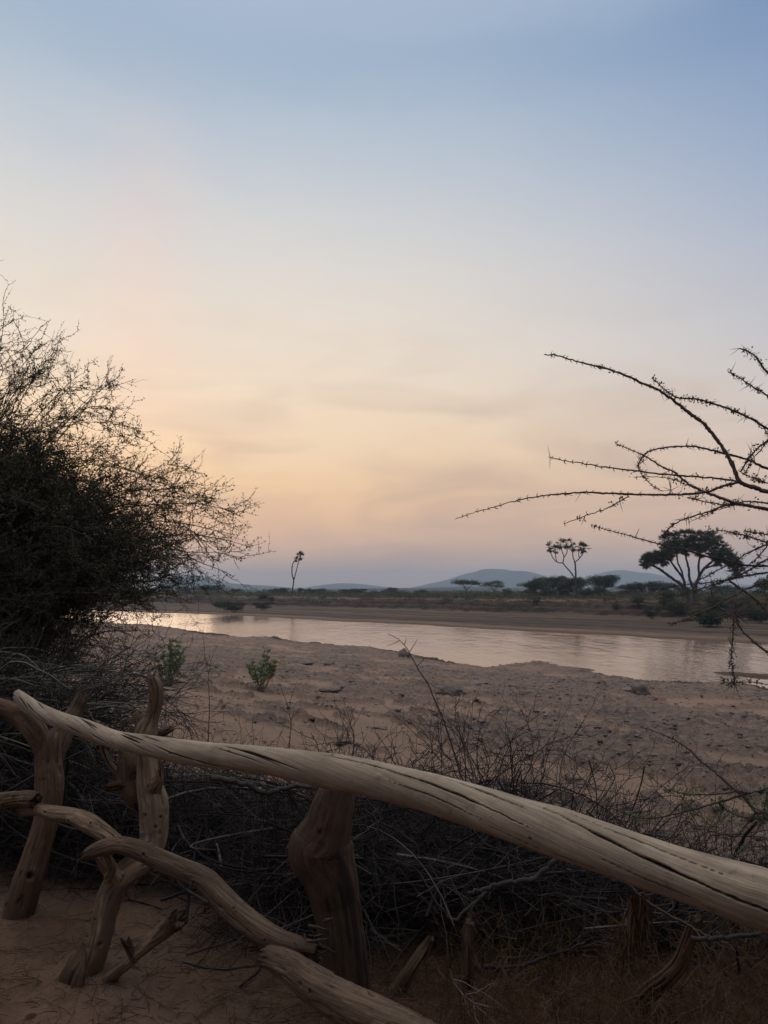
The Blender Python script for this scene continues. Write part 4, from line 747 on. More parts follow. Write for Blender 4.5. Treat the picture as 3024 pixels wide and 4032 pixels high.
def brush_pile():
    """heap of cut thorn branches behind the fence"""
    n = 1900; X = rng.uniform(-2.3, 2.9, n); Y = 3.3+rng.random(n)**1.2*1.15+np.abs(X)*.05+.6*smooth(-X, .5, 1.1)
    hgt = np.interp(X, [-2.3, -1.6, -.8, 0, .6, .9, 1.3, 1.9, 2.9], [.5, .5, .48, .48, .46, .38, .22, .10, .08])*(1-((Y-3.8-.5*(X < -.8))/1.0)**2*.7)*(1+.25*vn2(X*2.1, Y*2, 5))
    Z = H(X, Y)+hgt*rng.random(n)**.65
    c = np.stack([X, Y, Z], 1); d = norm(rng.normal(size=(n, 3))*np.array([1.0, .7, .30])); L_ = rng.uniform(.3, 1.0, n)[:, None]; bd = rng.normal(size=(n, 3))*.2*L_*np.array([1, 1, .5])
    K = 9; m = bez(c-d*L_*.5, c-d*L_*.2+bd, c+d*L_*.2+bd, c+d*L_*.5, K)
    m[..., 2] = np.maximum(m[..., 2], H(m[..., 0].ravel(), m[..., 1].ravel()).reshape(m.shape[:2])+.005)
    mb = MB(); mb.tubes(m, np.linspace(1, .35, K)[None]*rng.choice([.0018, .003, .0045, .0075], (n, 1), p=[.36, .34, .2, .10]), 4)
    s1, _, _ = side_shoots(m, 7, .08, .42, .05, 1.0, 6); s1[..., 2] = np.maximum(s1[..., 2], -.35); mb.tubes(s1, np.linspace(.0019, .0008, 6), 3)
    # loose sprigs standing out of the top of the heap
    n2 = 105; X = np.concatenate([rng.uniform(-1.4, 1.9, 45), rng.normal(.45, .40, 60)]); Y = rng.uniform(3.5, 4.6, n2); b = np.stack([X, Y, H(X, Y)+.3], 1)
    top = np.interp(X, [-1.4, -.6, 0, .5, 1.1, 1.7, 2.3], [.60, .62, .66, .80, .66, .36, .22])*rng.uniform(.7, 1.15, n2)
    t = b.copy(); t[:, 2] = H(X, Y)+np.maximum(top, .35); t[:, :2] += rng.normal(size=(n2, 2))*.32; bd = rng.normal(size=(n2, 3))*.15
    m2 = bez(b, b+(t-b)*.33+bd, b+(t-b)*.7+bd, t, 10); m2 += np.cumsum(rng.normal(size=m2.shape)*.011, 1); mb.tubes(m2, np.linspace(.0034, .0010, 10), 4)
    s3, _, _ = side_shoots(m2, 6, .06, .30, .25, 1.1, 6, (0, 0, .05), .09); mb.tubes(s3, np.linspace(.0018, .0008, 6), 3)
    # dark fill of fine twigs low down
    n3 = 15000; X = rng.uniform(-1.9, 2.2, n3); Y = rng.uniform(3.2, 4.7, n3); hz = np.interp(X, [-1.9, -1.2, 0, .8, 1.3, 1.8, 2.2], [.36, .40, .36, .28, .14, .06, .04]); c = np.stack([X, Y, H(X, Y)+hz*rng.random(n3)], 1)
    k_ = (Y > 3.35+.65*(X < -.75)) ; c = c[k_]; n3 = len(c)
    d = norm(rng.normal(size=(n3, 3))*np.array([1, .8, .6])); L_ = rng.uniform(.08, .35, n3)[:, None]; m3 = bez(c-d*L_*.5, c+rng.normal(size=(n3, 3))*.04, c+rng.normal(size=(n3, 3))*.04, c+d*L_*.5, 5); mb.tubes(m3, np.linspace(.0016, .0008, 5), 3)
    o = mb.build('brushwood', M['twig']); tag(o, 'heap of tangled dry thorn twigs piled behind the log fence', 'brushwood', kind='stuff'); print('brush', mb.n)
def explicit_twig(mb, pts, Z, depth, r0, r1, sides=5, ddep=0.0, sub=None):
    p = np.array([P(*Z(*a[:2]), depth+ddep*i/(len(pts)-1)) for i, a in enumerate(pts)]); c = catmull(p, 5*len(p)); c[1:-1] += rng.normal(size=(len(c)-2, 3))*r0*.25
    mb.tubes(c, np.linspace(r0, r1, len(c)), sides); return c
def tall_sprigs():
    items = [([(2060, 540), (2030, 430), (1960, 320), (1880, 215)], 0), ]
    e = empty('dead_sprig', P(1760, 3120, 3.9)*np.array([1, 1, 0]), 'tall bare sprig rising out of the brush towards the boulder', 'sprig')
    mb = MB()
    S_ = lambda x, y: (x*1.8229, y*1.8229)
    c = explicit_twig(mb, [(1005, 1700), (985, 1640), (960, 1560), (925, 1480), (900, 1440), (882, 1405), (862, 1382), (838, 1368)], S_, 3.9, .005, .0012)
    for l in [[(885, 1408), (895, 1392), (902, 1380)], [(862, 1384), (850, 1390), (835, 1395)], [(872, 1393), (876, 1385), (877, 1378)], [(900, 1440), (915, 1425), (925, 1418)], [(960, 1560), (935, 1540), (915, 1520)], [(985, 1640), (1015, 1580), (1022, 1500)]]:
        explicit_twig(mb, l, S_, 3.9, .0022, .0009)
    mb.build('stem', M['bark_dark'], e)
    for k, (l, lb) in enumerate([([(1225, 1790), (1210, 1700), (1215, 1640), (1240, 1590), (1270, 1540), (1310, 1480)], 'thin bare sprig leaning right over the sand right of the brush'), ([(1005, 1640), (1000, 1600), (985, 1560), (985, 1500)], 'straight thin sprig behind the middle of the rail'), ([(1130, 1690), (1150, 1640), (1148, 1590), (1130, 1540)], 'hooked thin sprig above the right of the brush'), ([(625, 1610), (628, 1560), (620, 1520)], 'short bare sprig standing behind the rail by the left milkweed'),
            ([(1040, 1720), (1055, 1660), (1040, 1600), (1058, 1560)], 'crooked bare sprig behind the rail'), ([(1310, 1740), (1350, 1690), (1400, 1640)], 'low bare sprig reaching right over the sand'), ([(450, 1600), (452, 1500), (446, 1420)], 'upright thin twig beside the horned post'), ([(760, 1640), (765, 1590), (740, 1530)], 'bent bare sprig left of the thick post')]):
        m_ = MB(); b = P(l[0][0]*1.8229, l[0][1]*1.8229, 3.75); e2 = empty('dead_sprig', (b[0], b[1], Hs(b[0], b[1])), lb, 'sprig', 'bare sprigs sticking out of the brush')
        c = explicit_twig(m_, l, S_, 3.75, .0028, .0009); g = c[0].copy(); g[2] = Hs(g[0], g[1]); m_.tubes(curve(g, c[0], 0, .03, 6), np.linspace(.0035, .0028, 6), 5)
        s1, _, _ = side_shoots(c[None], 6, .05, .2, .2, .9, 6, (0, 0, .1)); m_.tubes(s1, np.linspace(.0015, .0007, 6), 4); m_.build('stem', M['bark_dark'], e2)
def dead_branches():
    def db(pts, Z, dep, r0, r1, label, mat='bark', subs=(), name='dead_branch', ddep=0.):
        b = P(*Z(*pts[0][:2]), dep); e = empty(name, (b[0], b[1], Hs(b[0], b[1])), label, 'branch'); mb = MB()
        c = explicit_twig(mb, pts, Z, dep, r0, r1, 9, ddep)
        for s_ in subs: explicit_twig(mb, s_, Z, dep, r1*.8, r1*.35, 6)
        s1, _, _ = side_shoots(c[None], 6, .06, .25, .2, .9, 6); mb.tubes(s1, np.linspace(.002, .0009, 6), 3); mb.build('limb', M[mat], e, smooth_=True)
    db([(1150, 640), (1260, 655), (1350, 680), (1440, 720), (1520, 705), (1600, 685), (1700, 690)], Z1, 3.5, .013, .009, 'blue grey bent branch lying in the brush under the middle of the rail', subs=[[(1560, 695), (1600, 740), (1630, 830)]])
    db([(1660, 770), (1560, 800), (1440, 825), (1380, 870), (1300, 940), (1230, 1000), (1180, 960), (1100, 850), (1020, 720)], Z2, 3.12, .009, .004, 'forked grey branch in the brush right of the thick post', subs=[[(1230, 1000), (1250, 1080), (1290, 1140)], [(1340, 980), (1370, 1130), (1390, 1260)], [(1390, 1260), (1500, 1250), (1659, 1230)]])
    db([(440, 1000), (380, 1050), (300, 1120), (200, 1140), (100, 1155), (0, 1190), (-80, 1210)], Z3, 2.75, .010, .007, 'smooth dark branch curving below the right part of the rail')
    db([(0, 1630), (100, 1640), (250, 1620), (380, 1570), (500, 1530), (600, 1490)], Z3, 3.0, .008, .004, 'long thin branch low in the brush at the right')
    db([(830, 1130), (880, 1190), (960, 1260), (1080, 1330), (1200, 1395), (1300, 1450), (1420, 1500)], Z3, 2.7, .006, .004, 'dark twig slanting down behind the right of the rail', 'bark_dark')
    db([(1210, 1468), (1300, 1470), (1420, 1460), (1560, 1445), (1700, 1420)], Z3, 2.6, .008, .006, 'straight grey branch below the right end of the rail')
    db([(730, 945), (760, 1000), (770, 1060)], Z2, 2.95, .008, .006, 'pale short curved stick beside the thick post', 'bark')
    db([(1210, 1275), (1220, 1330), (1280, 1410), (1350, 1455), (1435, 1475)], Z2, 2.72, .004, .0025, 'pale thin curved twig in the dry litter', 'rock')
    db([(740, 400), (800, 450), (815, 520), (790, 620), (780, 720), (800, 830)], Z2, 3.2, .004, .003, 'thin pale looping twig right of the thick post', 'bark')
    def stake(pts, Z, label, mat, seed, er=(0, 1)):
        s = Z(*pts[0][:2]); b = P(*s, pts[0][3]); e = empty('broken_stake', (b[0], b[1], Hs(b[0], b[1])), label, 'stake')
        log('stake_wood', pts, Z, M[mat], e, 120, 48, seed, rough=.10, cracks=8, bumpy=.12, ends=(.02, .02), endrot=er)
    stake([(900, 1860, 110, 2.95), (960, 1790, 95, 2.93), (1060, 1710, 90, 2.90), (1140, 1620, 84, 2.88), (1190, 1500, 78, 2.86), (1225, 1400, 72, 2.84), (1243, 1345, 66, 2.83)], Z3, 'dark leaning stake with a cut end below the right of the rail', 'post', 51)
    stake([(1290, 1420, 80, 3.02), (1295, 1300, 64, 3.0), (1298, 1180, 58, 3.0), (1300, 1080, 60, 3.0), (1312, 1010, 56, 3.0)], Z2, 'upright pale brown stake in the brush right of the thick post', 'low', 52)
    stake([(900, 1420, 90, 3.0), (980, 1290, 70, 3.0), (1060, 1170, 62, 3.02), (1100, 1100, 40, 3.02)], Z2, 'leaning reddish rotten stake in the litter', 'low', 53)
    stake([(440, 1380, 60, 3.05), (300, 1345, 52, 3.05), (180, 1330, 44, 3.05)], Z2, 'thin half buried root left of the thick log end', 'low', 54) if False else None
    e = empty('flood_debris', (P(*Z3(910, 1560), 2.9)[0], 2.9, 0), 'clump of dry hanging grass debris caught below the right of the rail', 'debris'); mb = MB()
    for k in range(260):
        x = 905+rng.normal()*26; a = P(*Z3(x, 1215+abs(rng.normal())*25), 2.72+rng.normal()*.03); b = P(*Z3(x+rng.normal()*26, 1330+rng.random()*230), 2.74+rng.normal()*.04); mb.tubes(curve(a, b, 0, .05, 6), np.linspace(.0022, .001, 6), 3)
    for k in range(180):
        a = P(*Z3(835+rng.normal()*26, 1400+rng.random()*190), 2.78+rng.normal()*.03); mb.tubes(curve(a, a+rng.normal(size=3)*.045, 0, .15, 5), np.linspace(.0016, .0008, 5), 3)
    mb.build('hanging_grass', M['litter'], e)
def thorns(mb, c, per, ln=.011):
    """pairs of hooked thorns along a branch polyline"""
    L_ = np.linalg.norm(np.diff(c, axis=0), axis=1).sum(); n = int(L_*per)
    if n < 1: return
    t = np.clip(np.linspace(.02, .98, n)+rng.normal(size=n)*.35/n, 0, 1)*(len(c)-1); i = np.minimum(t.astype(int), len(c)-2); u = (t-i)[:, None]; p = c[i]*(1-u)+c[i+1]*u; tn = norm(c[i+1]-c[i])
    for s_ in (-1, 1):
        nrm_ = norm(np.cross(tn, norm(np.array([.1, 1, .1])+rng.normal(size=(n, 3))*.6)))*s_; l = ln*rng.uniform(.6, 1.3, n)[:, None]
        q = np.stack([p, p+nrm_*l*.55, p+nrm_*l-tn*l*.5], 1); mb.tubes(q, np.array([.0019, .0012, .0003])[None]*np.ones((n, 1)), 3)
def long_spines(mb, p, n, ln):
    for k in range(n):
        d = norm(rng.normal(size=3)*np.array([1, .5, 1])); mb.tubes(np.stack([p, p+d*ln*.5, p+d*ln*rng.uniform(.8, 1.2)]), np.array([.0013, .0009, .0002]), 3)
def right_tree():
    tb = np.array([3.0, 2.9, 0.]); e = empty('thorn_tree', (3.0, 2.9, Hs(3.0, 2.9)), 'bare thorny acacia whose hooked branches reach in from the right edge', 'tree')
    tr = MB(); tr.tubes(catmull([(3.0, 2.9, -.2), (2.95, 2.9, .7), (2.75, 2.8, 1.3), (2.55, 2.7, 1.8), (2.3, 2.6, 2.4), (2.2, 2.6, 3.0)], 40), np.linspace(.07, .02, 40), 10); tr.build('trunk', M['thornbark'], e, smooth_=True)
    B = [  # points, depth, r0, r1, leafiness, spines
     ([(2300, 980), (2000, 880), (1800, 830), (1659, 798), (1570, 770), (1518, 745), (1490, 680), (1450, 600), (1390, 520), (1340, 460), (1280, 415), (1230, 375), (1170, 330), (1110, 290), (1040, 262), (960, 225), (870, 192), (800, 175), (700, 150), (620, 125), (555, 120)], 2.3, .0125, .0022, .3),
     ([(1518, 748), (1430, 772), (1350, 800), (1200, 812), (1080, 812), (970, 810), (850, 803), (750, 800), (650, 808), (570, 815), (480, 828), (400, 845), (300, 875), (220, 897), (115, 933)], 2.3, .0065, .0012, .35),
     ([(1500, 745), (1400, 730), (1250, 720), (1100, 705), (950, 688), (850, 675), (750, 660), (650, 643), (575, 625)], 2.32, .0048, .0016, .25),
     ([(970, 820), (920, 850), (850, 885), (780, 908), (720, 930), (655, 955)], 2.3, .0026, .0014, .2),
     ([(2200, 960), (1900, 915), (1659, 885), (1560, 865), (1500, 855), (1430, 830), (1350, 800), (1270, 760), (1200, 705), (1130, 670), (1050, 620), (980, 590), (905, 558)], 2.4, .010, .0016, .5),
     ([(2200, 900), (1900, 780), (1659, 685), (1560, 640), (1470, 615), (1400, 598), (1330, 580), (1280, 572), (1200, 576), (1130, 582), (1070, 600), (1040, 625), (1020, 660), (1025, 690), (1060, 740), (1100, 775), (1140, 795)], 2.5, .0065, .0016, .7),
     ([(2250, 850), (1900, 640), (1659, 490), (1600, 450), (1540, 420), (1460, 385), (1380, 360), (1300, 340), (1220, 335), (1180, 315), (1140, 285), (1085, 235)], 2.45, .0075, .0018, 2.6),
     ([(2200, 700), (1900, 480), (1659, 325), (1600, 290), (1540, 250), (1475, 208)], 2.5, .0055, .0020, .8), ([(2200, 600), (1800, 330), (1659, 210), (1620, 160), (1580, 115), (1520, 90)], 2.45, .0065, .0024, .6),
     ([(1522, 700), (1560, 640), (1600, 590), (1659, 545), (1850, 440)], 2.35, .0038, .0030, .6), ([(1545, 710), (1580, 640), (1640, 570), (1662, 530), (1640, 480)], 2.4, .0028, .0018, .5),
     ([(1530, 705), (1600, 735), (1659, 755), (1900, 820)], 2.38, .0028, .0030, .8), ([(1500, 858), (1430, 872), (1370, 895), (1300, 915), (1230, 940), (1180, 970), (1150, 1000), (1135, 1035)], 2.4, .0045, .0020, .8),
     ([(1500, 860), (1400, 890), (1310, 930)], 2.42, .0025, .0012, .5), ([(1900, 905), (1659, 855), (1550, 845), (1480, 862), (1400, 855), (1320, 840), (1260, 825)], 2.45, .0048, .0018, .8), ([(1360, 800), (1300, 780), (1200, 740), (1130, 725), (995, 725)], 2.42, .0026, .0014, .9),
     ([(2300, 1250), (1900, 1180), (1659, 1165), (1550, 1160), (1450, 1135), (1350, 1115), (1250, 1085), (1180, 1075), (1100, 1050), (1030, 1030), (960, 1010), (880, 990), (820, 972), (785, 960)], 2.6, .0065, .0012, .2),
     ([(2000, 1150), (1800, 1080), (1659, 1050), (1600, 1030), (1540, 1012), (1480, 1000), (1430, 990), (1340, 995)], 2.6, .005, .0018, 1.6), ([(1900, 1070), (1659, 1010), (1600, 1000), (1540, 988)], 2.6, .0035, .0018, .8),
     ([(1900, 960), (1659, 1055), (1600, 1080), (1540, 1110), (1480, 1150), (1400, 1190), (1320, 1235), (1260, 1280)], 2.55, .0050, .0018, .8), ([(1659, 1060), (1610, 1120), (1540, 1180), (1440, 1240), (1340, 1290)], 2.6, .0034, .0015, .5),
     ([(2200, 1000), (1900, 1050), (1659, 1130), (1600, 1165), (1500, 1215), (1400, 1240), (1250, 1255), (1080, 1275), (1020, 1270)], 2.6, .0062, .0014, .8),
     ([(2200, 1150), (1900, 1160), (1659, 1195), (1560, 1210), (1450, 1235), (1370, 1262), (1280, 1290), (1200, 1310)], 2.65, .0070, .0015, .5),
     ([(1900, 1180), (1659, 1240), (1550, 1280), (1450, 1330), (1380, 1370), (1300, 1405), (1230, 1435), (1165, 1448)], 2.6, .0050, .0016, .3), ([(1470, 1240), (1560, 1300), (1620, 1350), (1659, 1395), (1800, 1500)], 2.5, .0060, .0050, .2), ([(1390, 1240), (1380, 1300), (1420, 1370), (1480, 1420), (1550, 1500), (1610, 1555), (1659, 1590), (1800, 1680)], 2.5, .0028, .0048, .4),
     ([(1520, 1440), (1490, 1400), (1440, 1380)], 2.45, .0025, .0014, .1), ([(1492, 1400), (1485, 1520), (1475, 1620), (1490, 1700), (1497, 1750)], 2.45, .0030, .0018, 1.2), ([(1497, 1742), (1460, 1738), (1430, 1728)], 2.45, .0018, .0012, .6), ([(1800, 1760), (1659, 1748), (1580, 1738), (1500, 1742)], 2.45, .003, .0014, .4),
     ([(1659, 1205), (1640, 1270), (1655, 1330), (1640, 1380)], 2.55, .003, .0018, .6)]
    for k, (pts, dep, r0, r1, leafy) in enumerate(B):
        r0 *= .66; r1 *= .8; p = np.array([P(*Z4(x, y), dep+(.25 if x > 1800 else 0)) for x, y in pts]); p = p+np.c_[np.zeros((len(p), 1)), .02*rng.normal(size=(len(p), 1)), np.zeros((len(p), 1))]*0
        c = catmull(p, 7*len(p)); c[1:-1] += rng.normal(size=(len(c)-2, 3))*.0009; br = MB(); br.tubes(c, np.linspace(r0, r1, len(c))*(1+.10*rng.normal(size=len(c))), 7)
        th = br; thorns(th, c, 42, .0095)
        cs = c[(np.array([q[0] for q in catmull(np.array(pts, float), len(c))]) < 1750)]
        for s_ in range(int(2+leafy*2)): long_spines(th, cs[rng.integers(len(cs))], 2, .035)
        o = br.build('branch', M['thornbark'], e)
        n = int(leafy*55)
        if n > 5 and len(cs) > 4:
            lf = MB(); cc = cs[rng.integers(2, len(cs), max(3, n//6))]; ctr = np.repeat(cc, 7, 0)+rng.normal(size=(len(cc)*7, 3))*.0055
            lf.leaves(ctr, rng.normal(size=ctr.shape), norm(rng.normal(size=ctr.shape)), rng.uniform(.006, .014, len(ctr)), rng.uniform(.004, .007, len(ctr))); lf.build('leaves', M['leaf_bud'], o)
    for x, y, d, n, l in [(1492, 1400, 2.45, 38, .062), (1480, 1560, 2.45, 8, .04), (1495, 1740, 2.45, 9, .05), (1040, 650, 2.5, 9, .035), (1180, 790, 2.42, 9, .045)]:
        sp = MB(); long_spines(sp, P(*Z4(x, y), d), n, l); sp.build('spine_cluster', M['thorn'], e)
def right_sapling():
    e = empty('thorny_sapling', (2.1, 2.9, Hs(2.1, 2.9)), 'thorny twigs with fresh green leaf tufts just above the right of the rail', 'sapling')
    B = [([(2000, 1100), (1800, 850), (1659, 745), (1590, 735), (1520, 650), (1460, 600), (1400, 545), (1330, 485), (1260, 430), (1200, 370), (1130, 325), (1050, 285), (915, 235)], .0055, .0018, .3), ([(1800, 590), (1659, 600), (1560, 620), (1470, 615), (1350, 630), (1250, 632), (1150, 622), (1050, 590), (970, 520)], .0042, .0012, 2.2),
         ([(1560, 622), (1500, 640), (1400, 670), (1330, 690), (1220, 720), (1100, 750), (1000, 768), (920, 768), (840, 745), (780, 720), (700, 690), (600, 655)], .0040, .0010, 2.0), ([(1750, 790), (1659, 780), (1560, 770), (1480, 755), (1400, 710), (1375, 690)], .0035, .0016, 1.8), ([(1590, 735), (1540, 800), (1490, 860), (1440, 920), (1370, 980)], .0036, .0014, .2), ([(1620, 780), (1590, 850), (1540, 920), (1450, 1000)], .0032, .0014, .2),
         ([(1520, 650), (1560, 700), (1640, 740)], .003, .002, .6), ([(1400, 700), (1380, 760), (1350, 840)], .0022, .001, .8), ([(1150, 640), (1220, 720), (1290, 780), (1340, 840)], .0018, .001, .6), ([(1659, 600), (1640, 700), (1630, 800)], .0024, .0012, 1.5)]
    st = MB(); st.tubes(curve(np.array([2.1, 2.9, Hs(2.1, 2.9)-.1]), P(*Z3(1900, 900), 2.7), .02, .05, 12), np.linspace(.02, .009, 12), 8); st.build('stem', M['thornbark'], e)
    for pts, r0, r1, leafy in B:
        p = np.array([P(*Z3(x, y), 2.62) for x, y in pts]); c = catmull(p, 6*len(p)); c[1:-1] += rng.normal(size=(len(c)-2, 3))*.0009; br = MB(); br.tubes(c, np.linspace(r0, r1, len(c)), 6); thorns(br, c, 55, .010); o = br.build('branch', M['thornbark'], e); n = int(leafy*20)
        cc = c[rng.integers(1, len(c), max(3, n//3))]; ctr = np.repeat(cc, 8, 0)+rng.normal(size=(len(cc)*8, 3))*.008; lf = MB(); d = rng.normal(size=ctr.shape)+np.array([0, 0, .8])
        lf.leaves(ctr, d, norm(rng.normal(size=ctr.shape)), rng.uniform(.010, .022, len(ctr)), rng.uniform(.004, .008, len(ctr))); lf.build('leaves', M['milk'], o)
def milkweed(sx, sy, h, w, label, yellow=False):
    g = G(sx, sy, 6, 60); dp = g[1]; e = empty('milkweed_shrub', g, label, 'shrub', 'green milkweed shrubs on the sand'); Hh = h/F*dp; Wd = w/F*dp
    st = MB(); lf = MB(); yl = MB(); n = 20
    for k in range(n):
        a = rng.random()*2*math.pi; rr = Wd*.5*math.sqrt(rng.random())*1.15; top = np.array([math.cos(a)*rr, math.sin(a)*rr, Hh*rng.uniform(.55, 1.0)*(1-.25*(rr/(Wd*.5))**2)])
        c = curve(g+np.array([rng.normal()*.05, rng.normal()*.05, -.05]), g+top, -.03, .03, 12); st.tubes(c, np.linspace(.012, .006, 12), 5)
        for i in range(5, 12):
            if rng.random() < .25: continue
            for s_ in range(2):
                d = norm(np.array([rng.normal(), rng.normal()*.8, rng.uniform(.2, 1.1)])); L_ = rng.uniform(.075, .13); tgt = yl if (yellow and rng.random() < .025) else lf
                side = norm(np.cross(d, np.array([.2, .1, 1.])+rng.normal(size=3)*.4)); nn = np.cross(side, d); ring = []
                for (u, v_) in [(0, 0), (.25, .36), (.6, .42), (.88, .25), (1, 0), (.88, -.25), (.6, -.42), (.25, -.36)]: ring.append(c[i]+d*L_*u+side*L_*v_+nn*L_*.2*abs(v_))
                tgt.add(np.array(ring), [[0, 1, 2, 7], [7, 2, 3, 6], [6, 3, 4, 5]])
    st.build('stems', M['milkstem'], e); lf.build('leaves', M['milk'], e)
    if yellow and yl.n: yl.build('yellow_leaves', M['yellow'], e)
def rockmesh(r, seed, squash=.6):
    nu, nv = 44, 28; u = np.linspace(0, 2*math.pi, nu, endpoint=False); v = np.linspace(.02, math.pi-.02, nv); U, V = np.meshgrid(u, v); d = np.stack([np.cos(U)*np.sin(V), np.sin(U)*np.sin(V), np.cos(V)], -1)
    R = 1+.75*fbm3(d[..., 0]*1.3+seed, d[..., 1]*1.3, d[..., 2]*1.3, 5, seed); p = d*R[..., None]*np.array([r, r*.8, r*squash*1.2]); i = np.arange(nv-1)[:, None]*nu; j = np.arange(nu)[None]; j2 = (j+1) % nu
    return p.reshape(-1, 3), np.stack([i+j, i+nu+j, i+nu+j2, i+j2], -1).reshape(-1, 4)
def rocks():
    for k, (q, r, lb, sq) in enumerate([(Q2(1520, 682), .40, 'dark rounded boulder at the water edge below the tall sprig', .8), (Q3(1078, 786), .30, 'pale angular rock near the water at the right', .75), (Q3(1030, 784), .42, 'broad grey rock slab beside the pale angular rock', .22), (Q3(340, 748), .32, 'flat grey slab on the sand below the boulder', .2), (Q4(990, 238), .26, 'low grey stone mound right of the milkweeds', .3), (Q4(885, 236), .30, 'dark crusted stone mound between milkweed and river', .25), (Q3(200, 800), .34, 'weedy brown mound left of the flat slab', .6), (Q4(1000, 350), .26, 'greyish crusty lump in the middle of the sand', .25), (Q4(1200, 520), .16, 'dark crust lump just behind the brush', .3), (Q3(230, 790), .25, 'small brown stone beside the weedy mound', .5)]):
        g = G(q[0], q[1], 4, 120); mb = MB(); v, f = rockmesh(r, k+3, sq); mb.add(v+g+np.array([0, 0, r*sq*.05]), f); o = mb.build('rock', M['rock'], smooth_=True); tag(o, lb, 'rock')
    mb = MB(); n = 7000; Y = 4.3+26*rng.random(n)**1.5; X = (rng.random(n)-.5)*1.15*Y; z, cr, *_ = ground_parts(X, Y); den = fbm2(X*.4, Y*.4, 3, 90); k = den+rng.random(n)*.8 > .25; X, Y, z = X[k], Y[k], z[k]
    r = (.004+.02*rng.random(len(X))**3)*(1+Y*.06); base = np.array([(1, 0, 0), (0, 1, 0), (-1, 0, 0), (0, -1, 0), (0, 0, .7), (0, 0, -.5)], float); tri = [(0, 1, 4), (1, 2, 4), (2, 3, 4), (3, 0, 4), (1, 0, 5), (2, 1, 5), (3, 2, 5), (0, 3, 5)]
    v = base[None]*r[:, None, None]*rng.uniform(.6, 1.3, (len(X), 6, 1))+np.stack([X, Y, z+r*.2], 1)[:, None]; f = (np.array(tri)[None]+(np.arange(len(X))*6)[:, None, None]).reshape(-1, 3); mb.add(v.reshape(-1, 3), None, f)
    n = 5200; Y = 5+30*rng.random(n)**1.2; X = (rng.random(n)-.5)*1.15*Y; z, cr, *_ = ground_parts(X, Y); k = (cr > .35) & (nm(X, Y)[0] < 34); X, Y, z = X[k], Y[k], z[k]; m_ = len(X)
    r = rng.uniform(.012, .075, m_)**1.0; v = base[None]*r[:, None, None]*rng.uniform(.5, 1.4, (m_, 6, 1))*np.array([1.3, 1.1, .65])+np.stack([X, Y, z], 1)[:, None]; f = (np.array(tri)[None]+(np.arange(m_)*6)[:, None, None]).reshape(-1, 3)
    mb.add(v.reshape(-1, 3), None, f, np.repeat(rng.random(m_)*.45, 6))
    o = mb.build('pebbles', M['pebble']); tag(o, 'small pebbles and clods strewn over the sand', 'pebbles', kind='stuff')
def litter():
    mb = MB(); n = 5200; X = rng.uniform(-.3, 2.4, n); Y = rng.uniform(2.3, 3.5, n); z = H(X, Y); c = np.stack([X, Y, z+rng.random(n)*.10*smooth(X, -.2, .5)+.004], 1); d = norm(rng.normal(size=(n, 3))*np.array([1, 1, .35])); L_ = rng.uniform(.03, .16, n)[:, None]
    mb.tubes(bez(c-d*L_*.5, c+rng.normal(size=(n, 3))*.02, c+rng.normal(size=(n, 3))*.02, c+d*L_*.5, 5), np.linspace(.0016, .0007, 5), 3)
    n = 1500; X = rng.uniform(-2.3, .1, n); Y = rng.uniform(2.4, 3.6, n); c = np.stack([X, Y, H(X, Y)+.006], 1); d = norm(rng.normal(size=(n, 3))*np.array([1, 1, .15])); L_ = rng.uniform(.03, .2, n)[:, None]; mb.tubes(bez(c-d*L_*.5, c+rng.normal(size=(n, 3))*.015, c+rng.normal(size=(n, 3))*.015, c+d*L_*.5, 6), np.linspace(.0018, .0007, 6), 3)
    n = 900; X = rng.uniform(.15, 2.3, n); Y = rng.uniform(2.35, 3.5, n); b = np.stack([X, Y, H(X, Y)], 1); t = b+np.stack([rng.normal(size=n)*.09, rng.normal(size=n)*.09, rng.uniform(.04, .26, n)], 1); bd = rng.normal(size=(n, 3))*.035
    m2 = bez(b, b+(t-b)*.4+bd, b+(t-b)*.8-bd, t, 7); mb.tubes(m2, np.linspace(.0022, .0009, 7), 3); s1, _, _ = side_shoots(m2, 4, .02, .10, .3, 1.1, 5); mb.tubes(s1, np.linspace(.0013, .0006, 5), 3)
    o = mb.build('dry_litter', M['litter']); tag(o, 'reddish brown dry grass and twig litter along the foot of the fence', 'litter', kind='stuff')
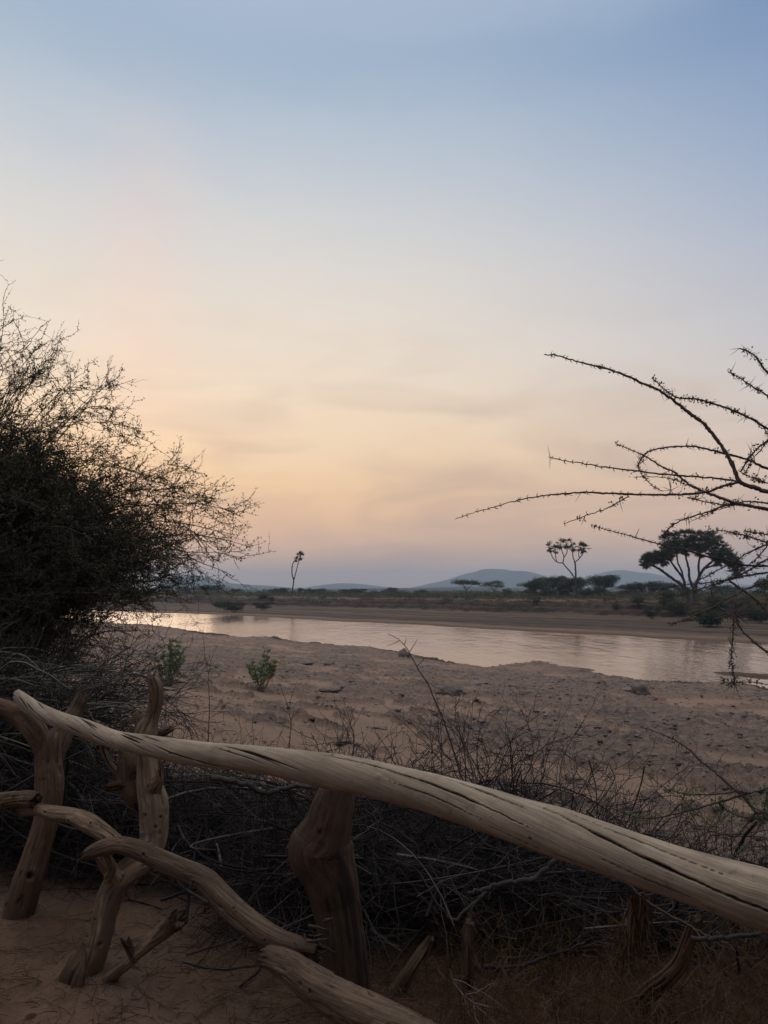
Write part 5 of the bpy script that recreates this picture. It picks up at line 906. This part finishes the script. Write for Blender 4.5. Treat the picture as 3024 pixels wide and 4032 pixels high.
def add_shade_trees():
    """unseen leafy trees, added behind and over the camera to darken the foreground"""
    for k, (x, y, h, w, lb) in enumerate([(-3.4, -3.6, 6.5, 7.0, 'unseen tree added for shade behind the viewpoint, left'), (3.4, -4.0, 6.8, 7.5, 'unseen tree added for shade behind the viewpoint, right'), (0, -9.5, 7.5, 9, 'unseen tree added for shade farther behind the viewpoint')]):
        base = np.array([x, y, Hs(x, y)]); e = empty('added_shade_tree', base, lb, 'tree', 'unseen trees added for shade behind the viewpoint'); tr = MB(); cr = MB(); tr.tubes(curve(base-np.array([0, 0, .2]), base+np.array([0, 0, h*.6]), 0, .04, 10), np.linspace(.22, .1, 10), 10); pads = []
        for b in range(26):
            a = rng.random()*2*math.pi; rr = w*.5*math.sqrt(rng.random()); tip = base+np.array([math.cos(a)*rr, math.sin(a)*rr, h*rng.uniform(.42, 1)]); tip[1] = min(tip[1], .7); tip[2] = max(tip[2], 3.7) if tip[1] > -1.2 else tip[2]; tr.tubes(curve(base+np.array([0, 0, h*.45]), tip, .05, .05, 7), np.linspace(.05, .012, 7), 5); pads.append((*tip, 1.3, .8))
        for b in range(12):
            a = rng.random()*2*math.pi; rr = w*.4; tip = base+np.array([math.cos(a)*rr, math.sin(a)*rr, rng.uniform(.3, 2.2)]); tip[1] = min(tip[1], -1.6); pads.append((*tip, 1.2, .9))
        foliage_pads(cr, pads, 6000, .24, 1.0); tr.build('trunk', M['trunk'], e); cr.build('crown', M['acacia_dark'], e)  # added crowns hold back sky light from behind the camera
def haze():
    v = np.array([(x, y, z) for z in (-12, 135) for y in (-400, 5600) for x in (-3600, 3600)], float); f = [(0, 2, 3, 1), (4, 5, 7, 6), (0, 1, 5, 4), (2, 6, 7, 3), (0, 4, 6, 2), (1, 3, 7, 5)]
    m = bpy.data.materials.new('haze_air'); m.use_nodes = True; nt = m.node_tree; nt.nodes.clear(); o_ = nt.nodes.new('ShaderNodeOutputMaterial'); p = nt.nodes.new('ShaderNodeVolumePrincipled')
    p.inputs['Color'].default_value = (.66, .83, 1.0, 1); p.inputs['Density'].default_value = HAZE; p.inputs['Anisotropy'].default_value = 0.0; nt.links.new(p.outputs[0], o_.inputs['Volume'])
    mb = MB(); mb.add(v, f); o = mb.build('haze', m); tag(o, 'thin bluish evening haze over the plain', 'haze', kind='stuff')
HAZE = .00030
build_fence(); left_bush(); left_tangle(); brush_pile(); tall_sprigs(); dead_branches(); right_tree(); right_sapling()
milkweed(*ZL(975, 2215), 200, 165, 'leafy green milkweed shrub just behind the bush tips, left one'); milkweed(1026, 2722, 165, 150, 'sparser milkweed shrub with yellow leaves standing alone on the sand', True)
rocks(); litter(); add_shade_trees(); haze()
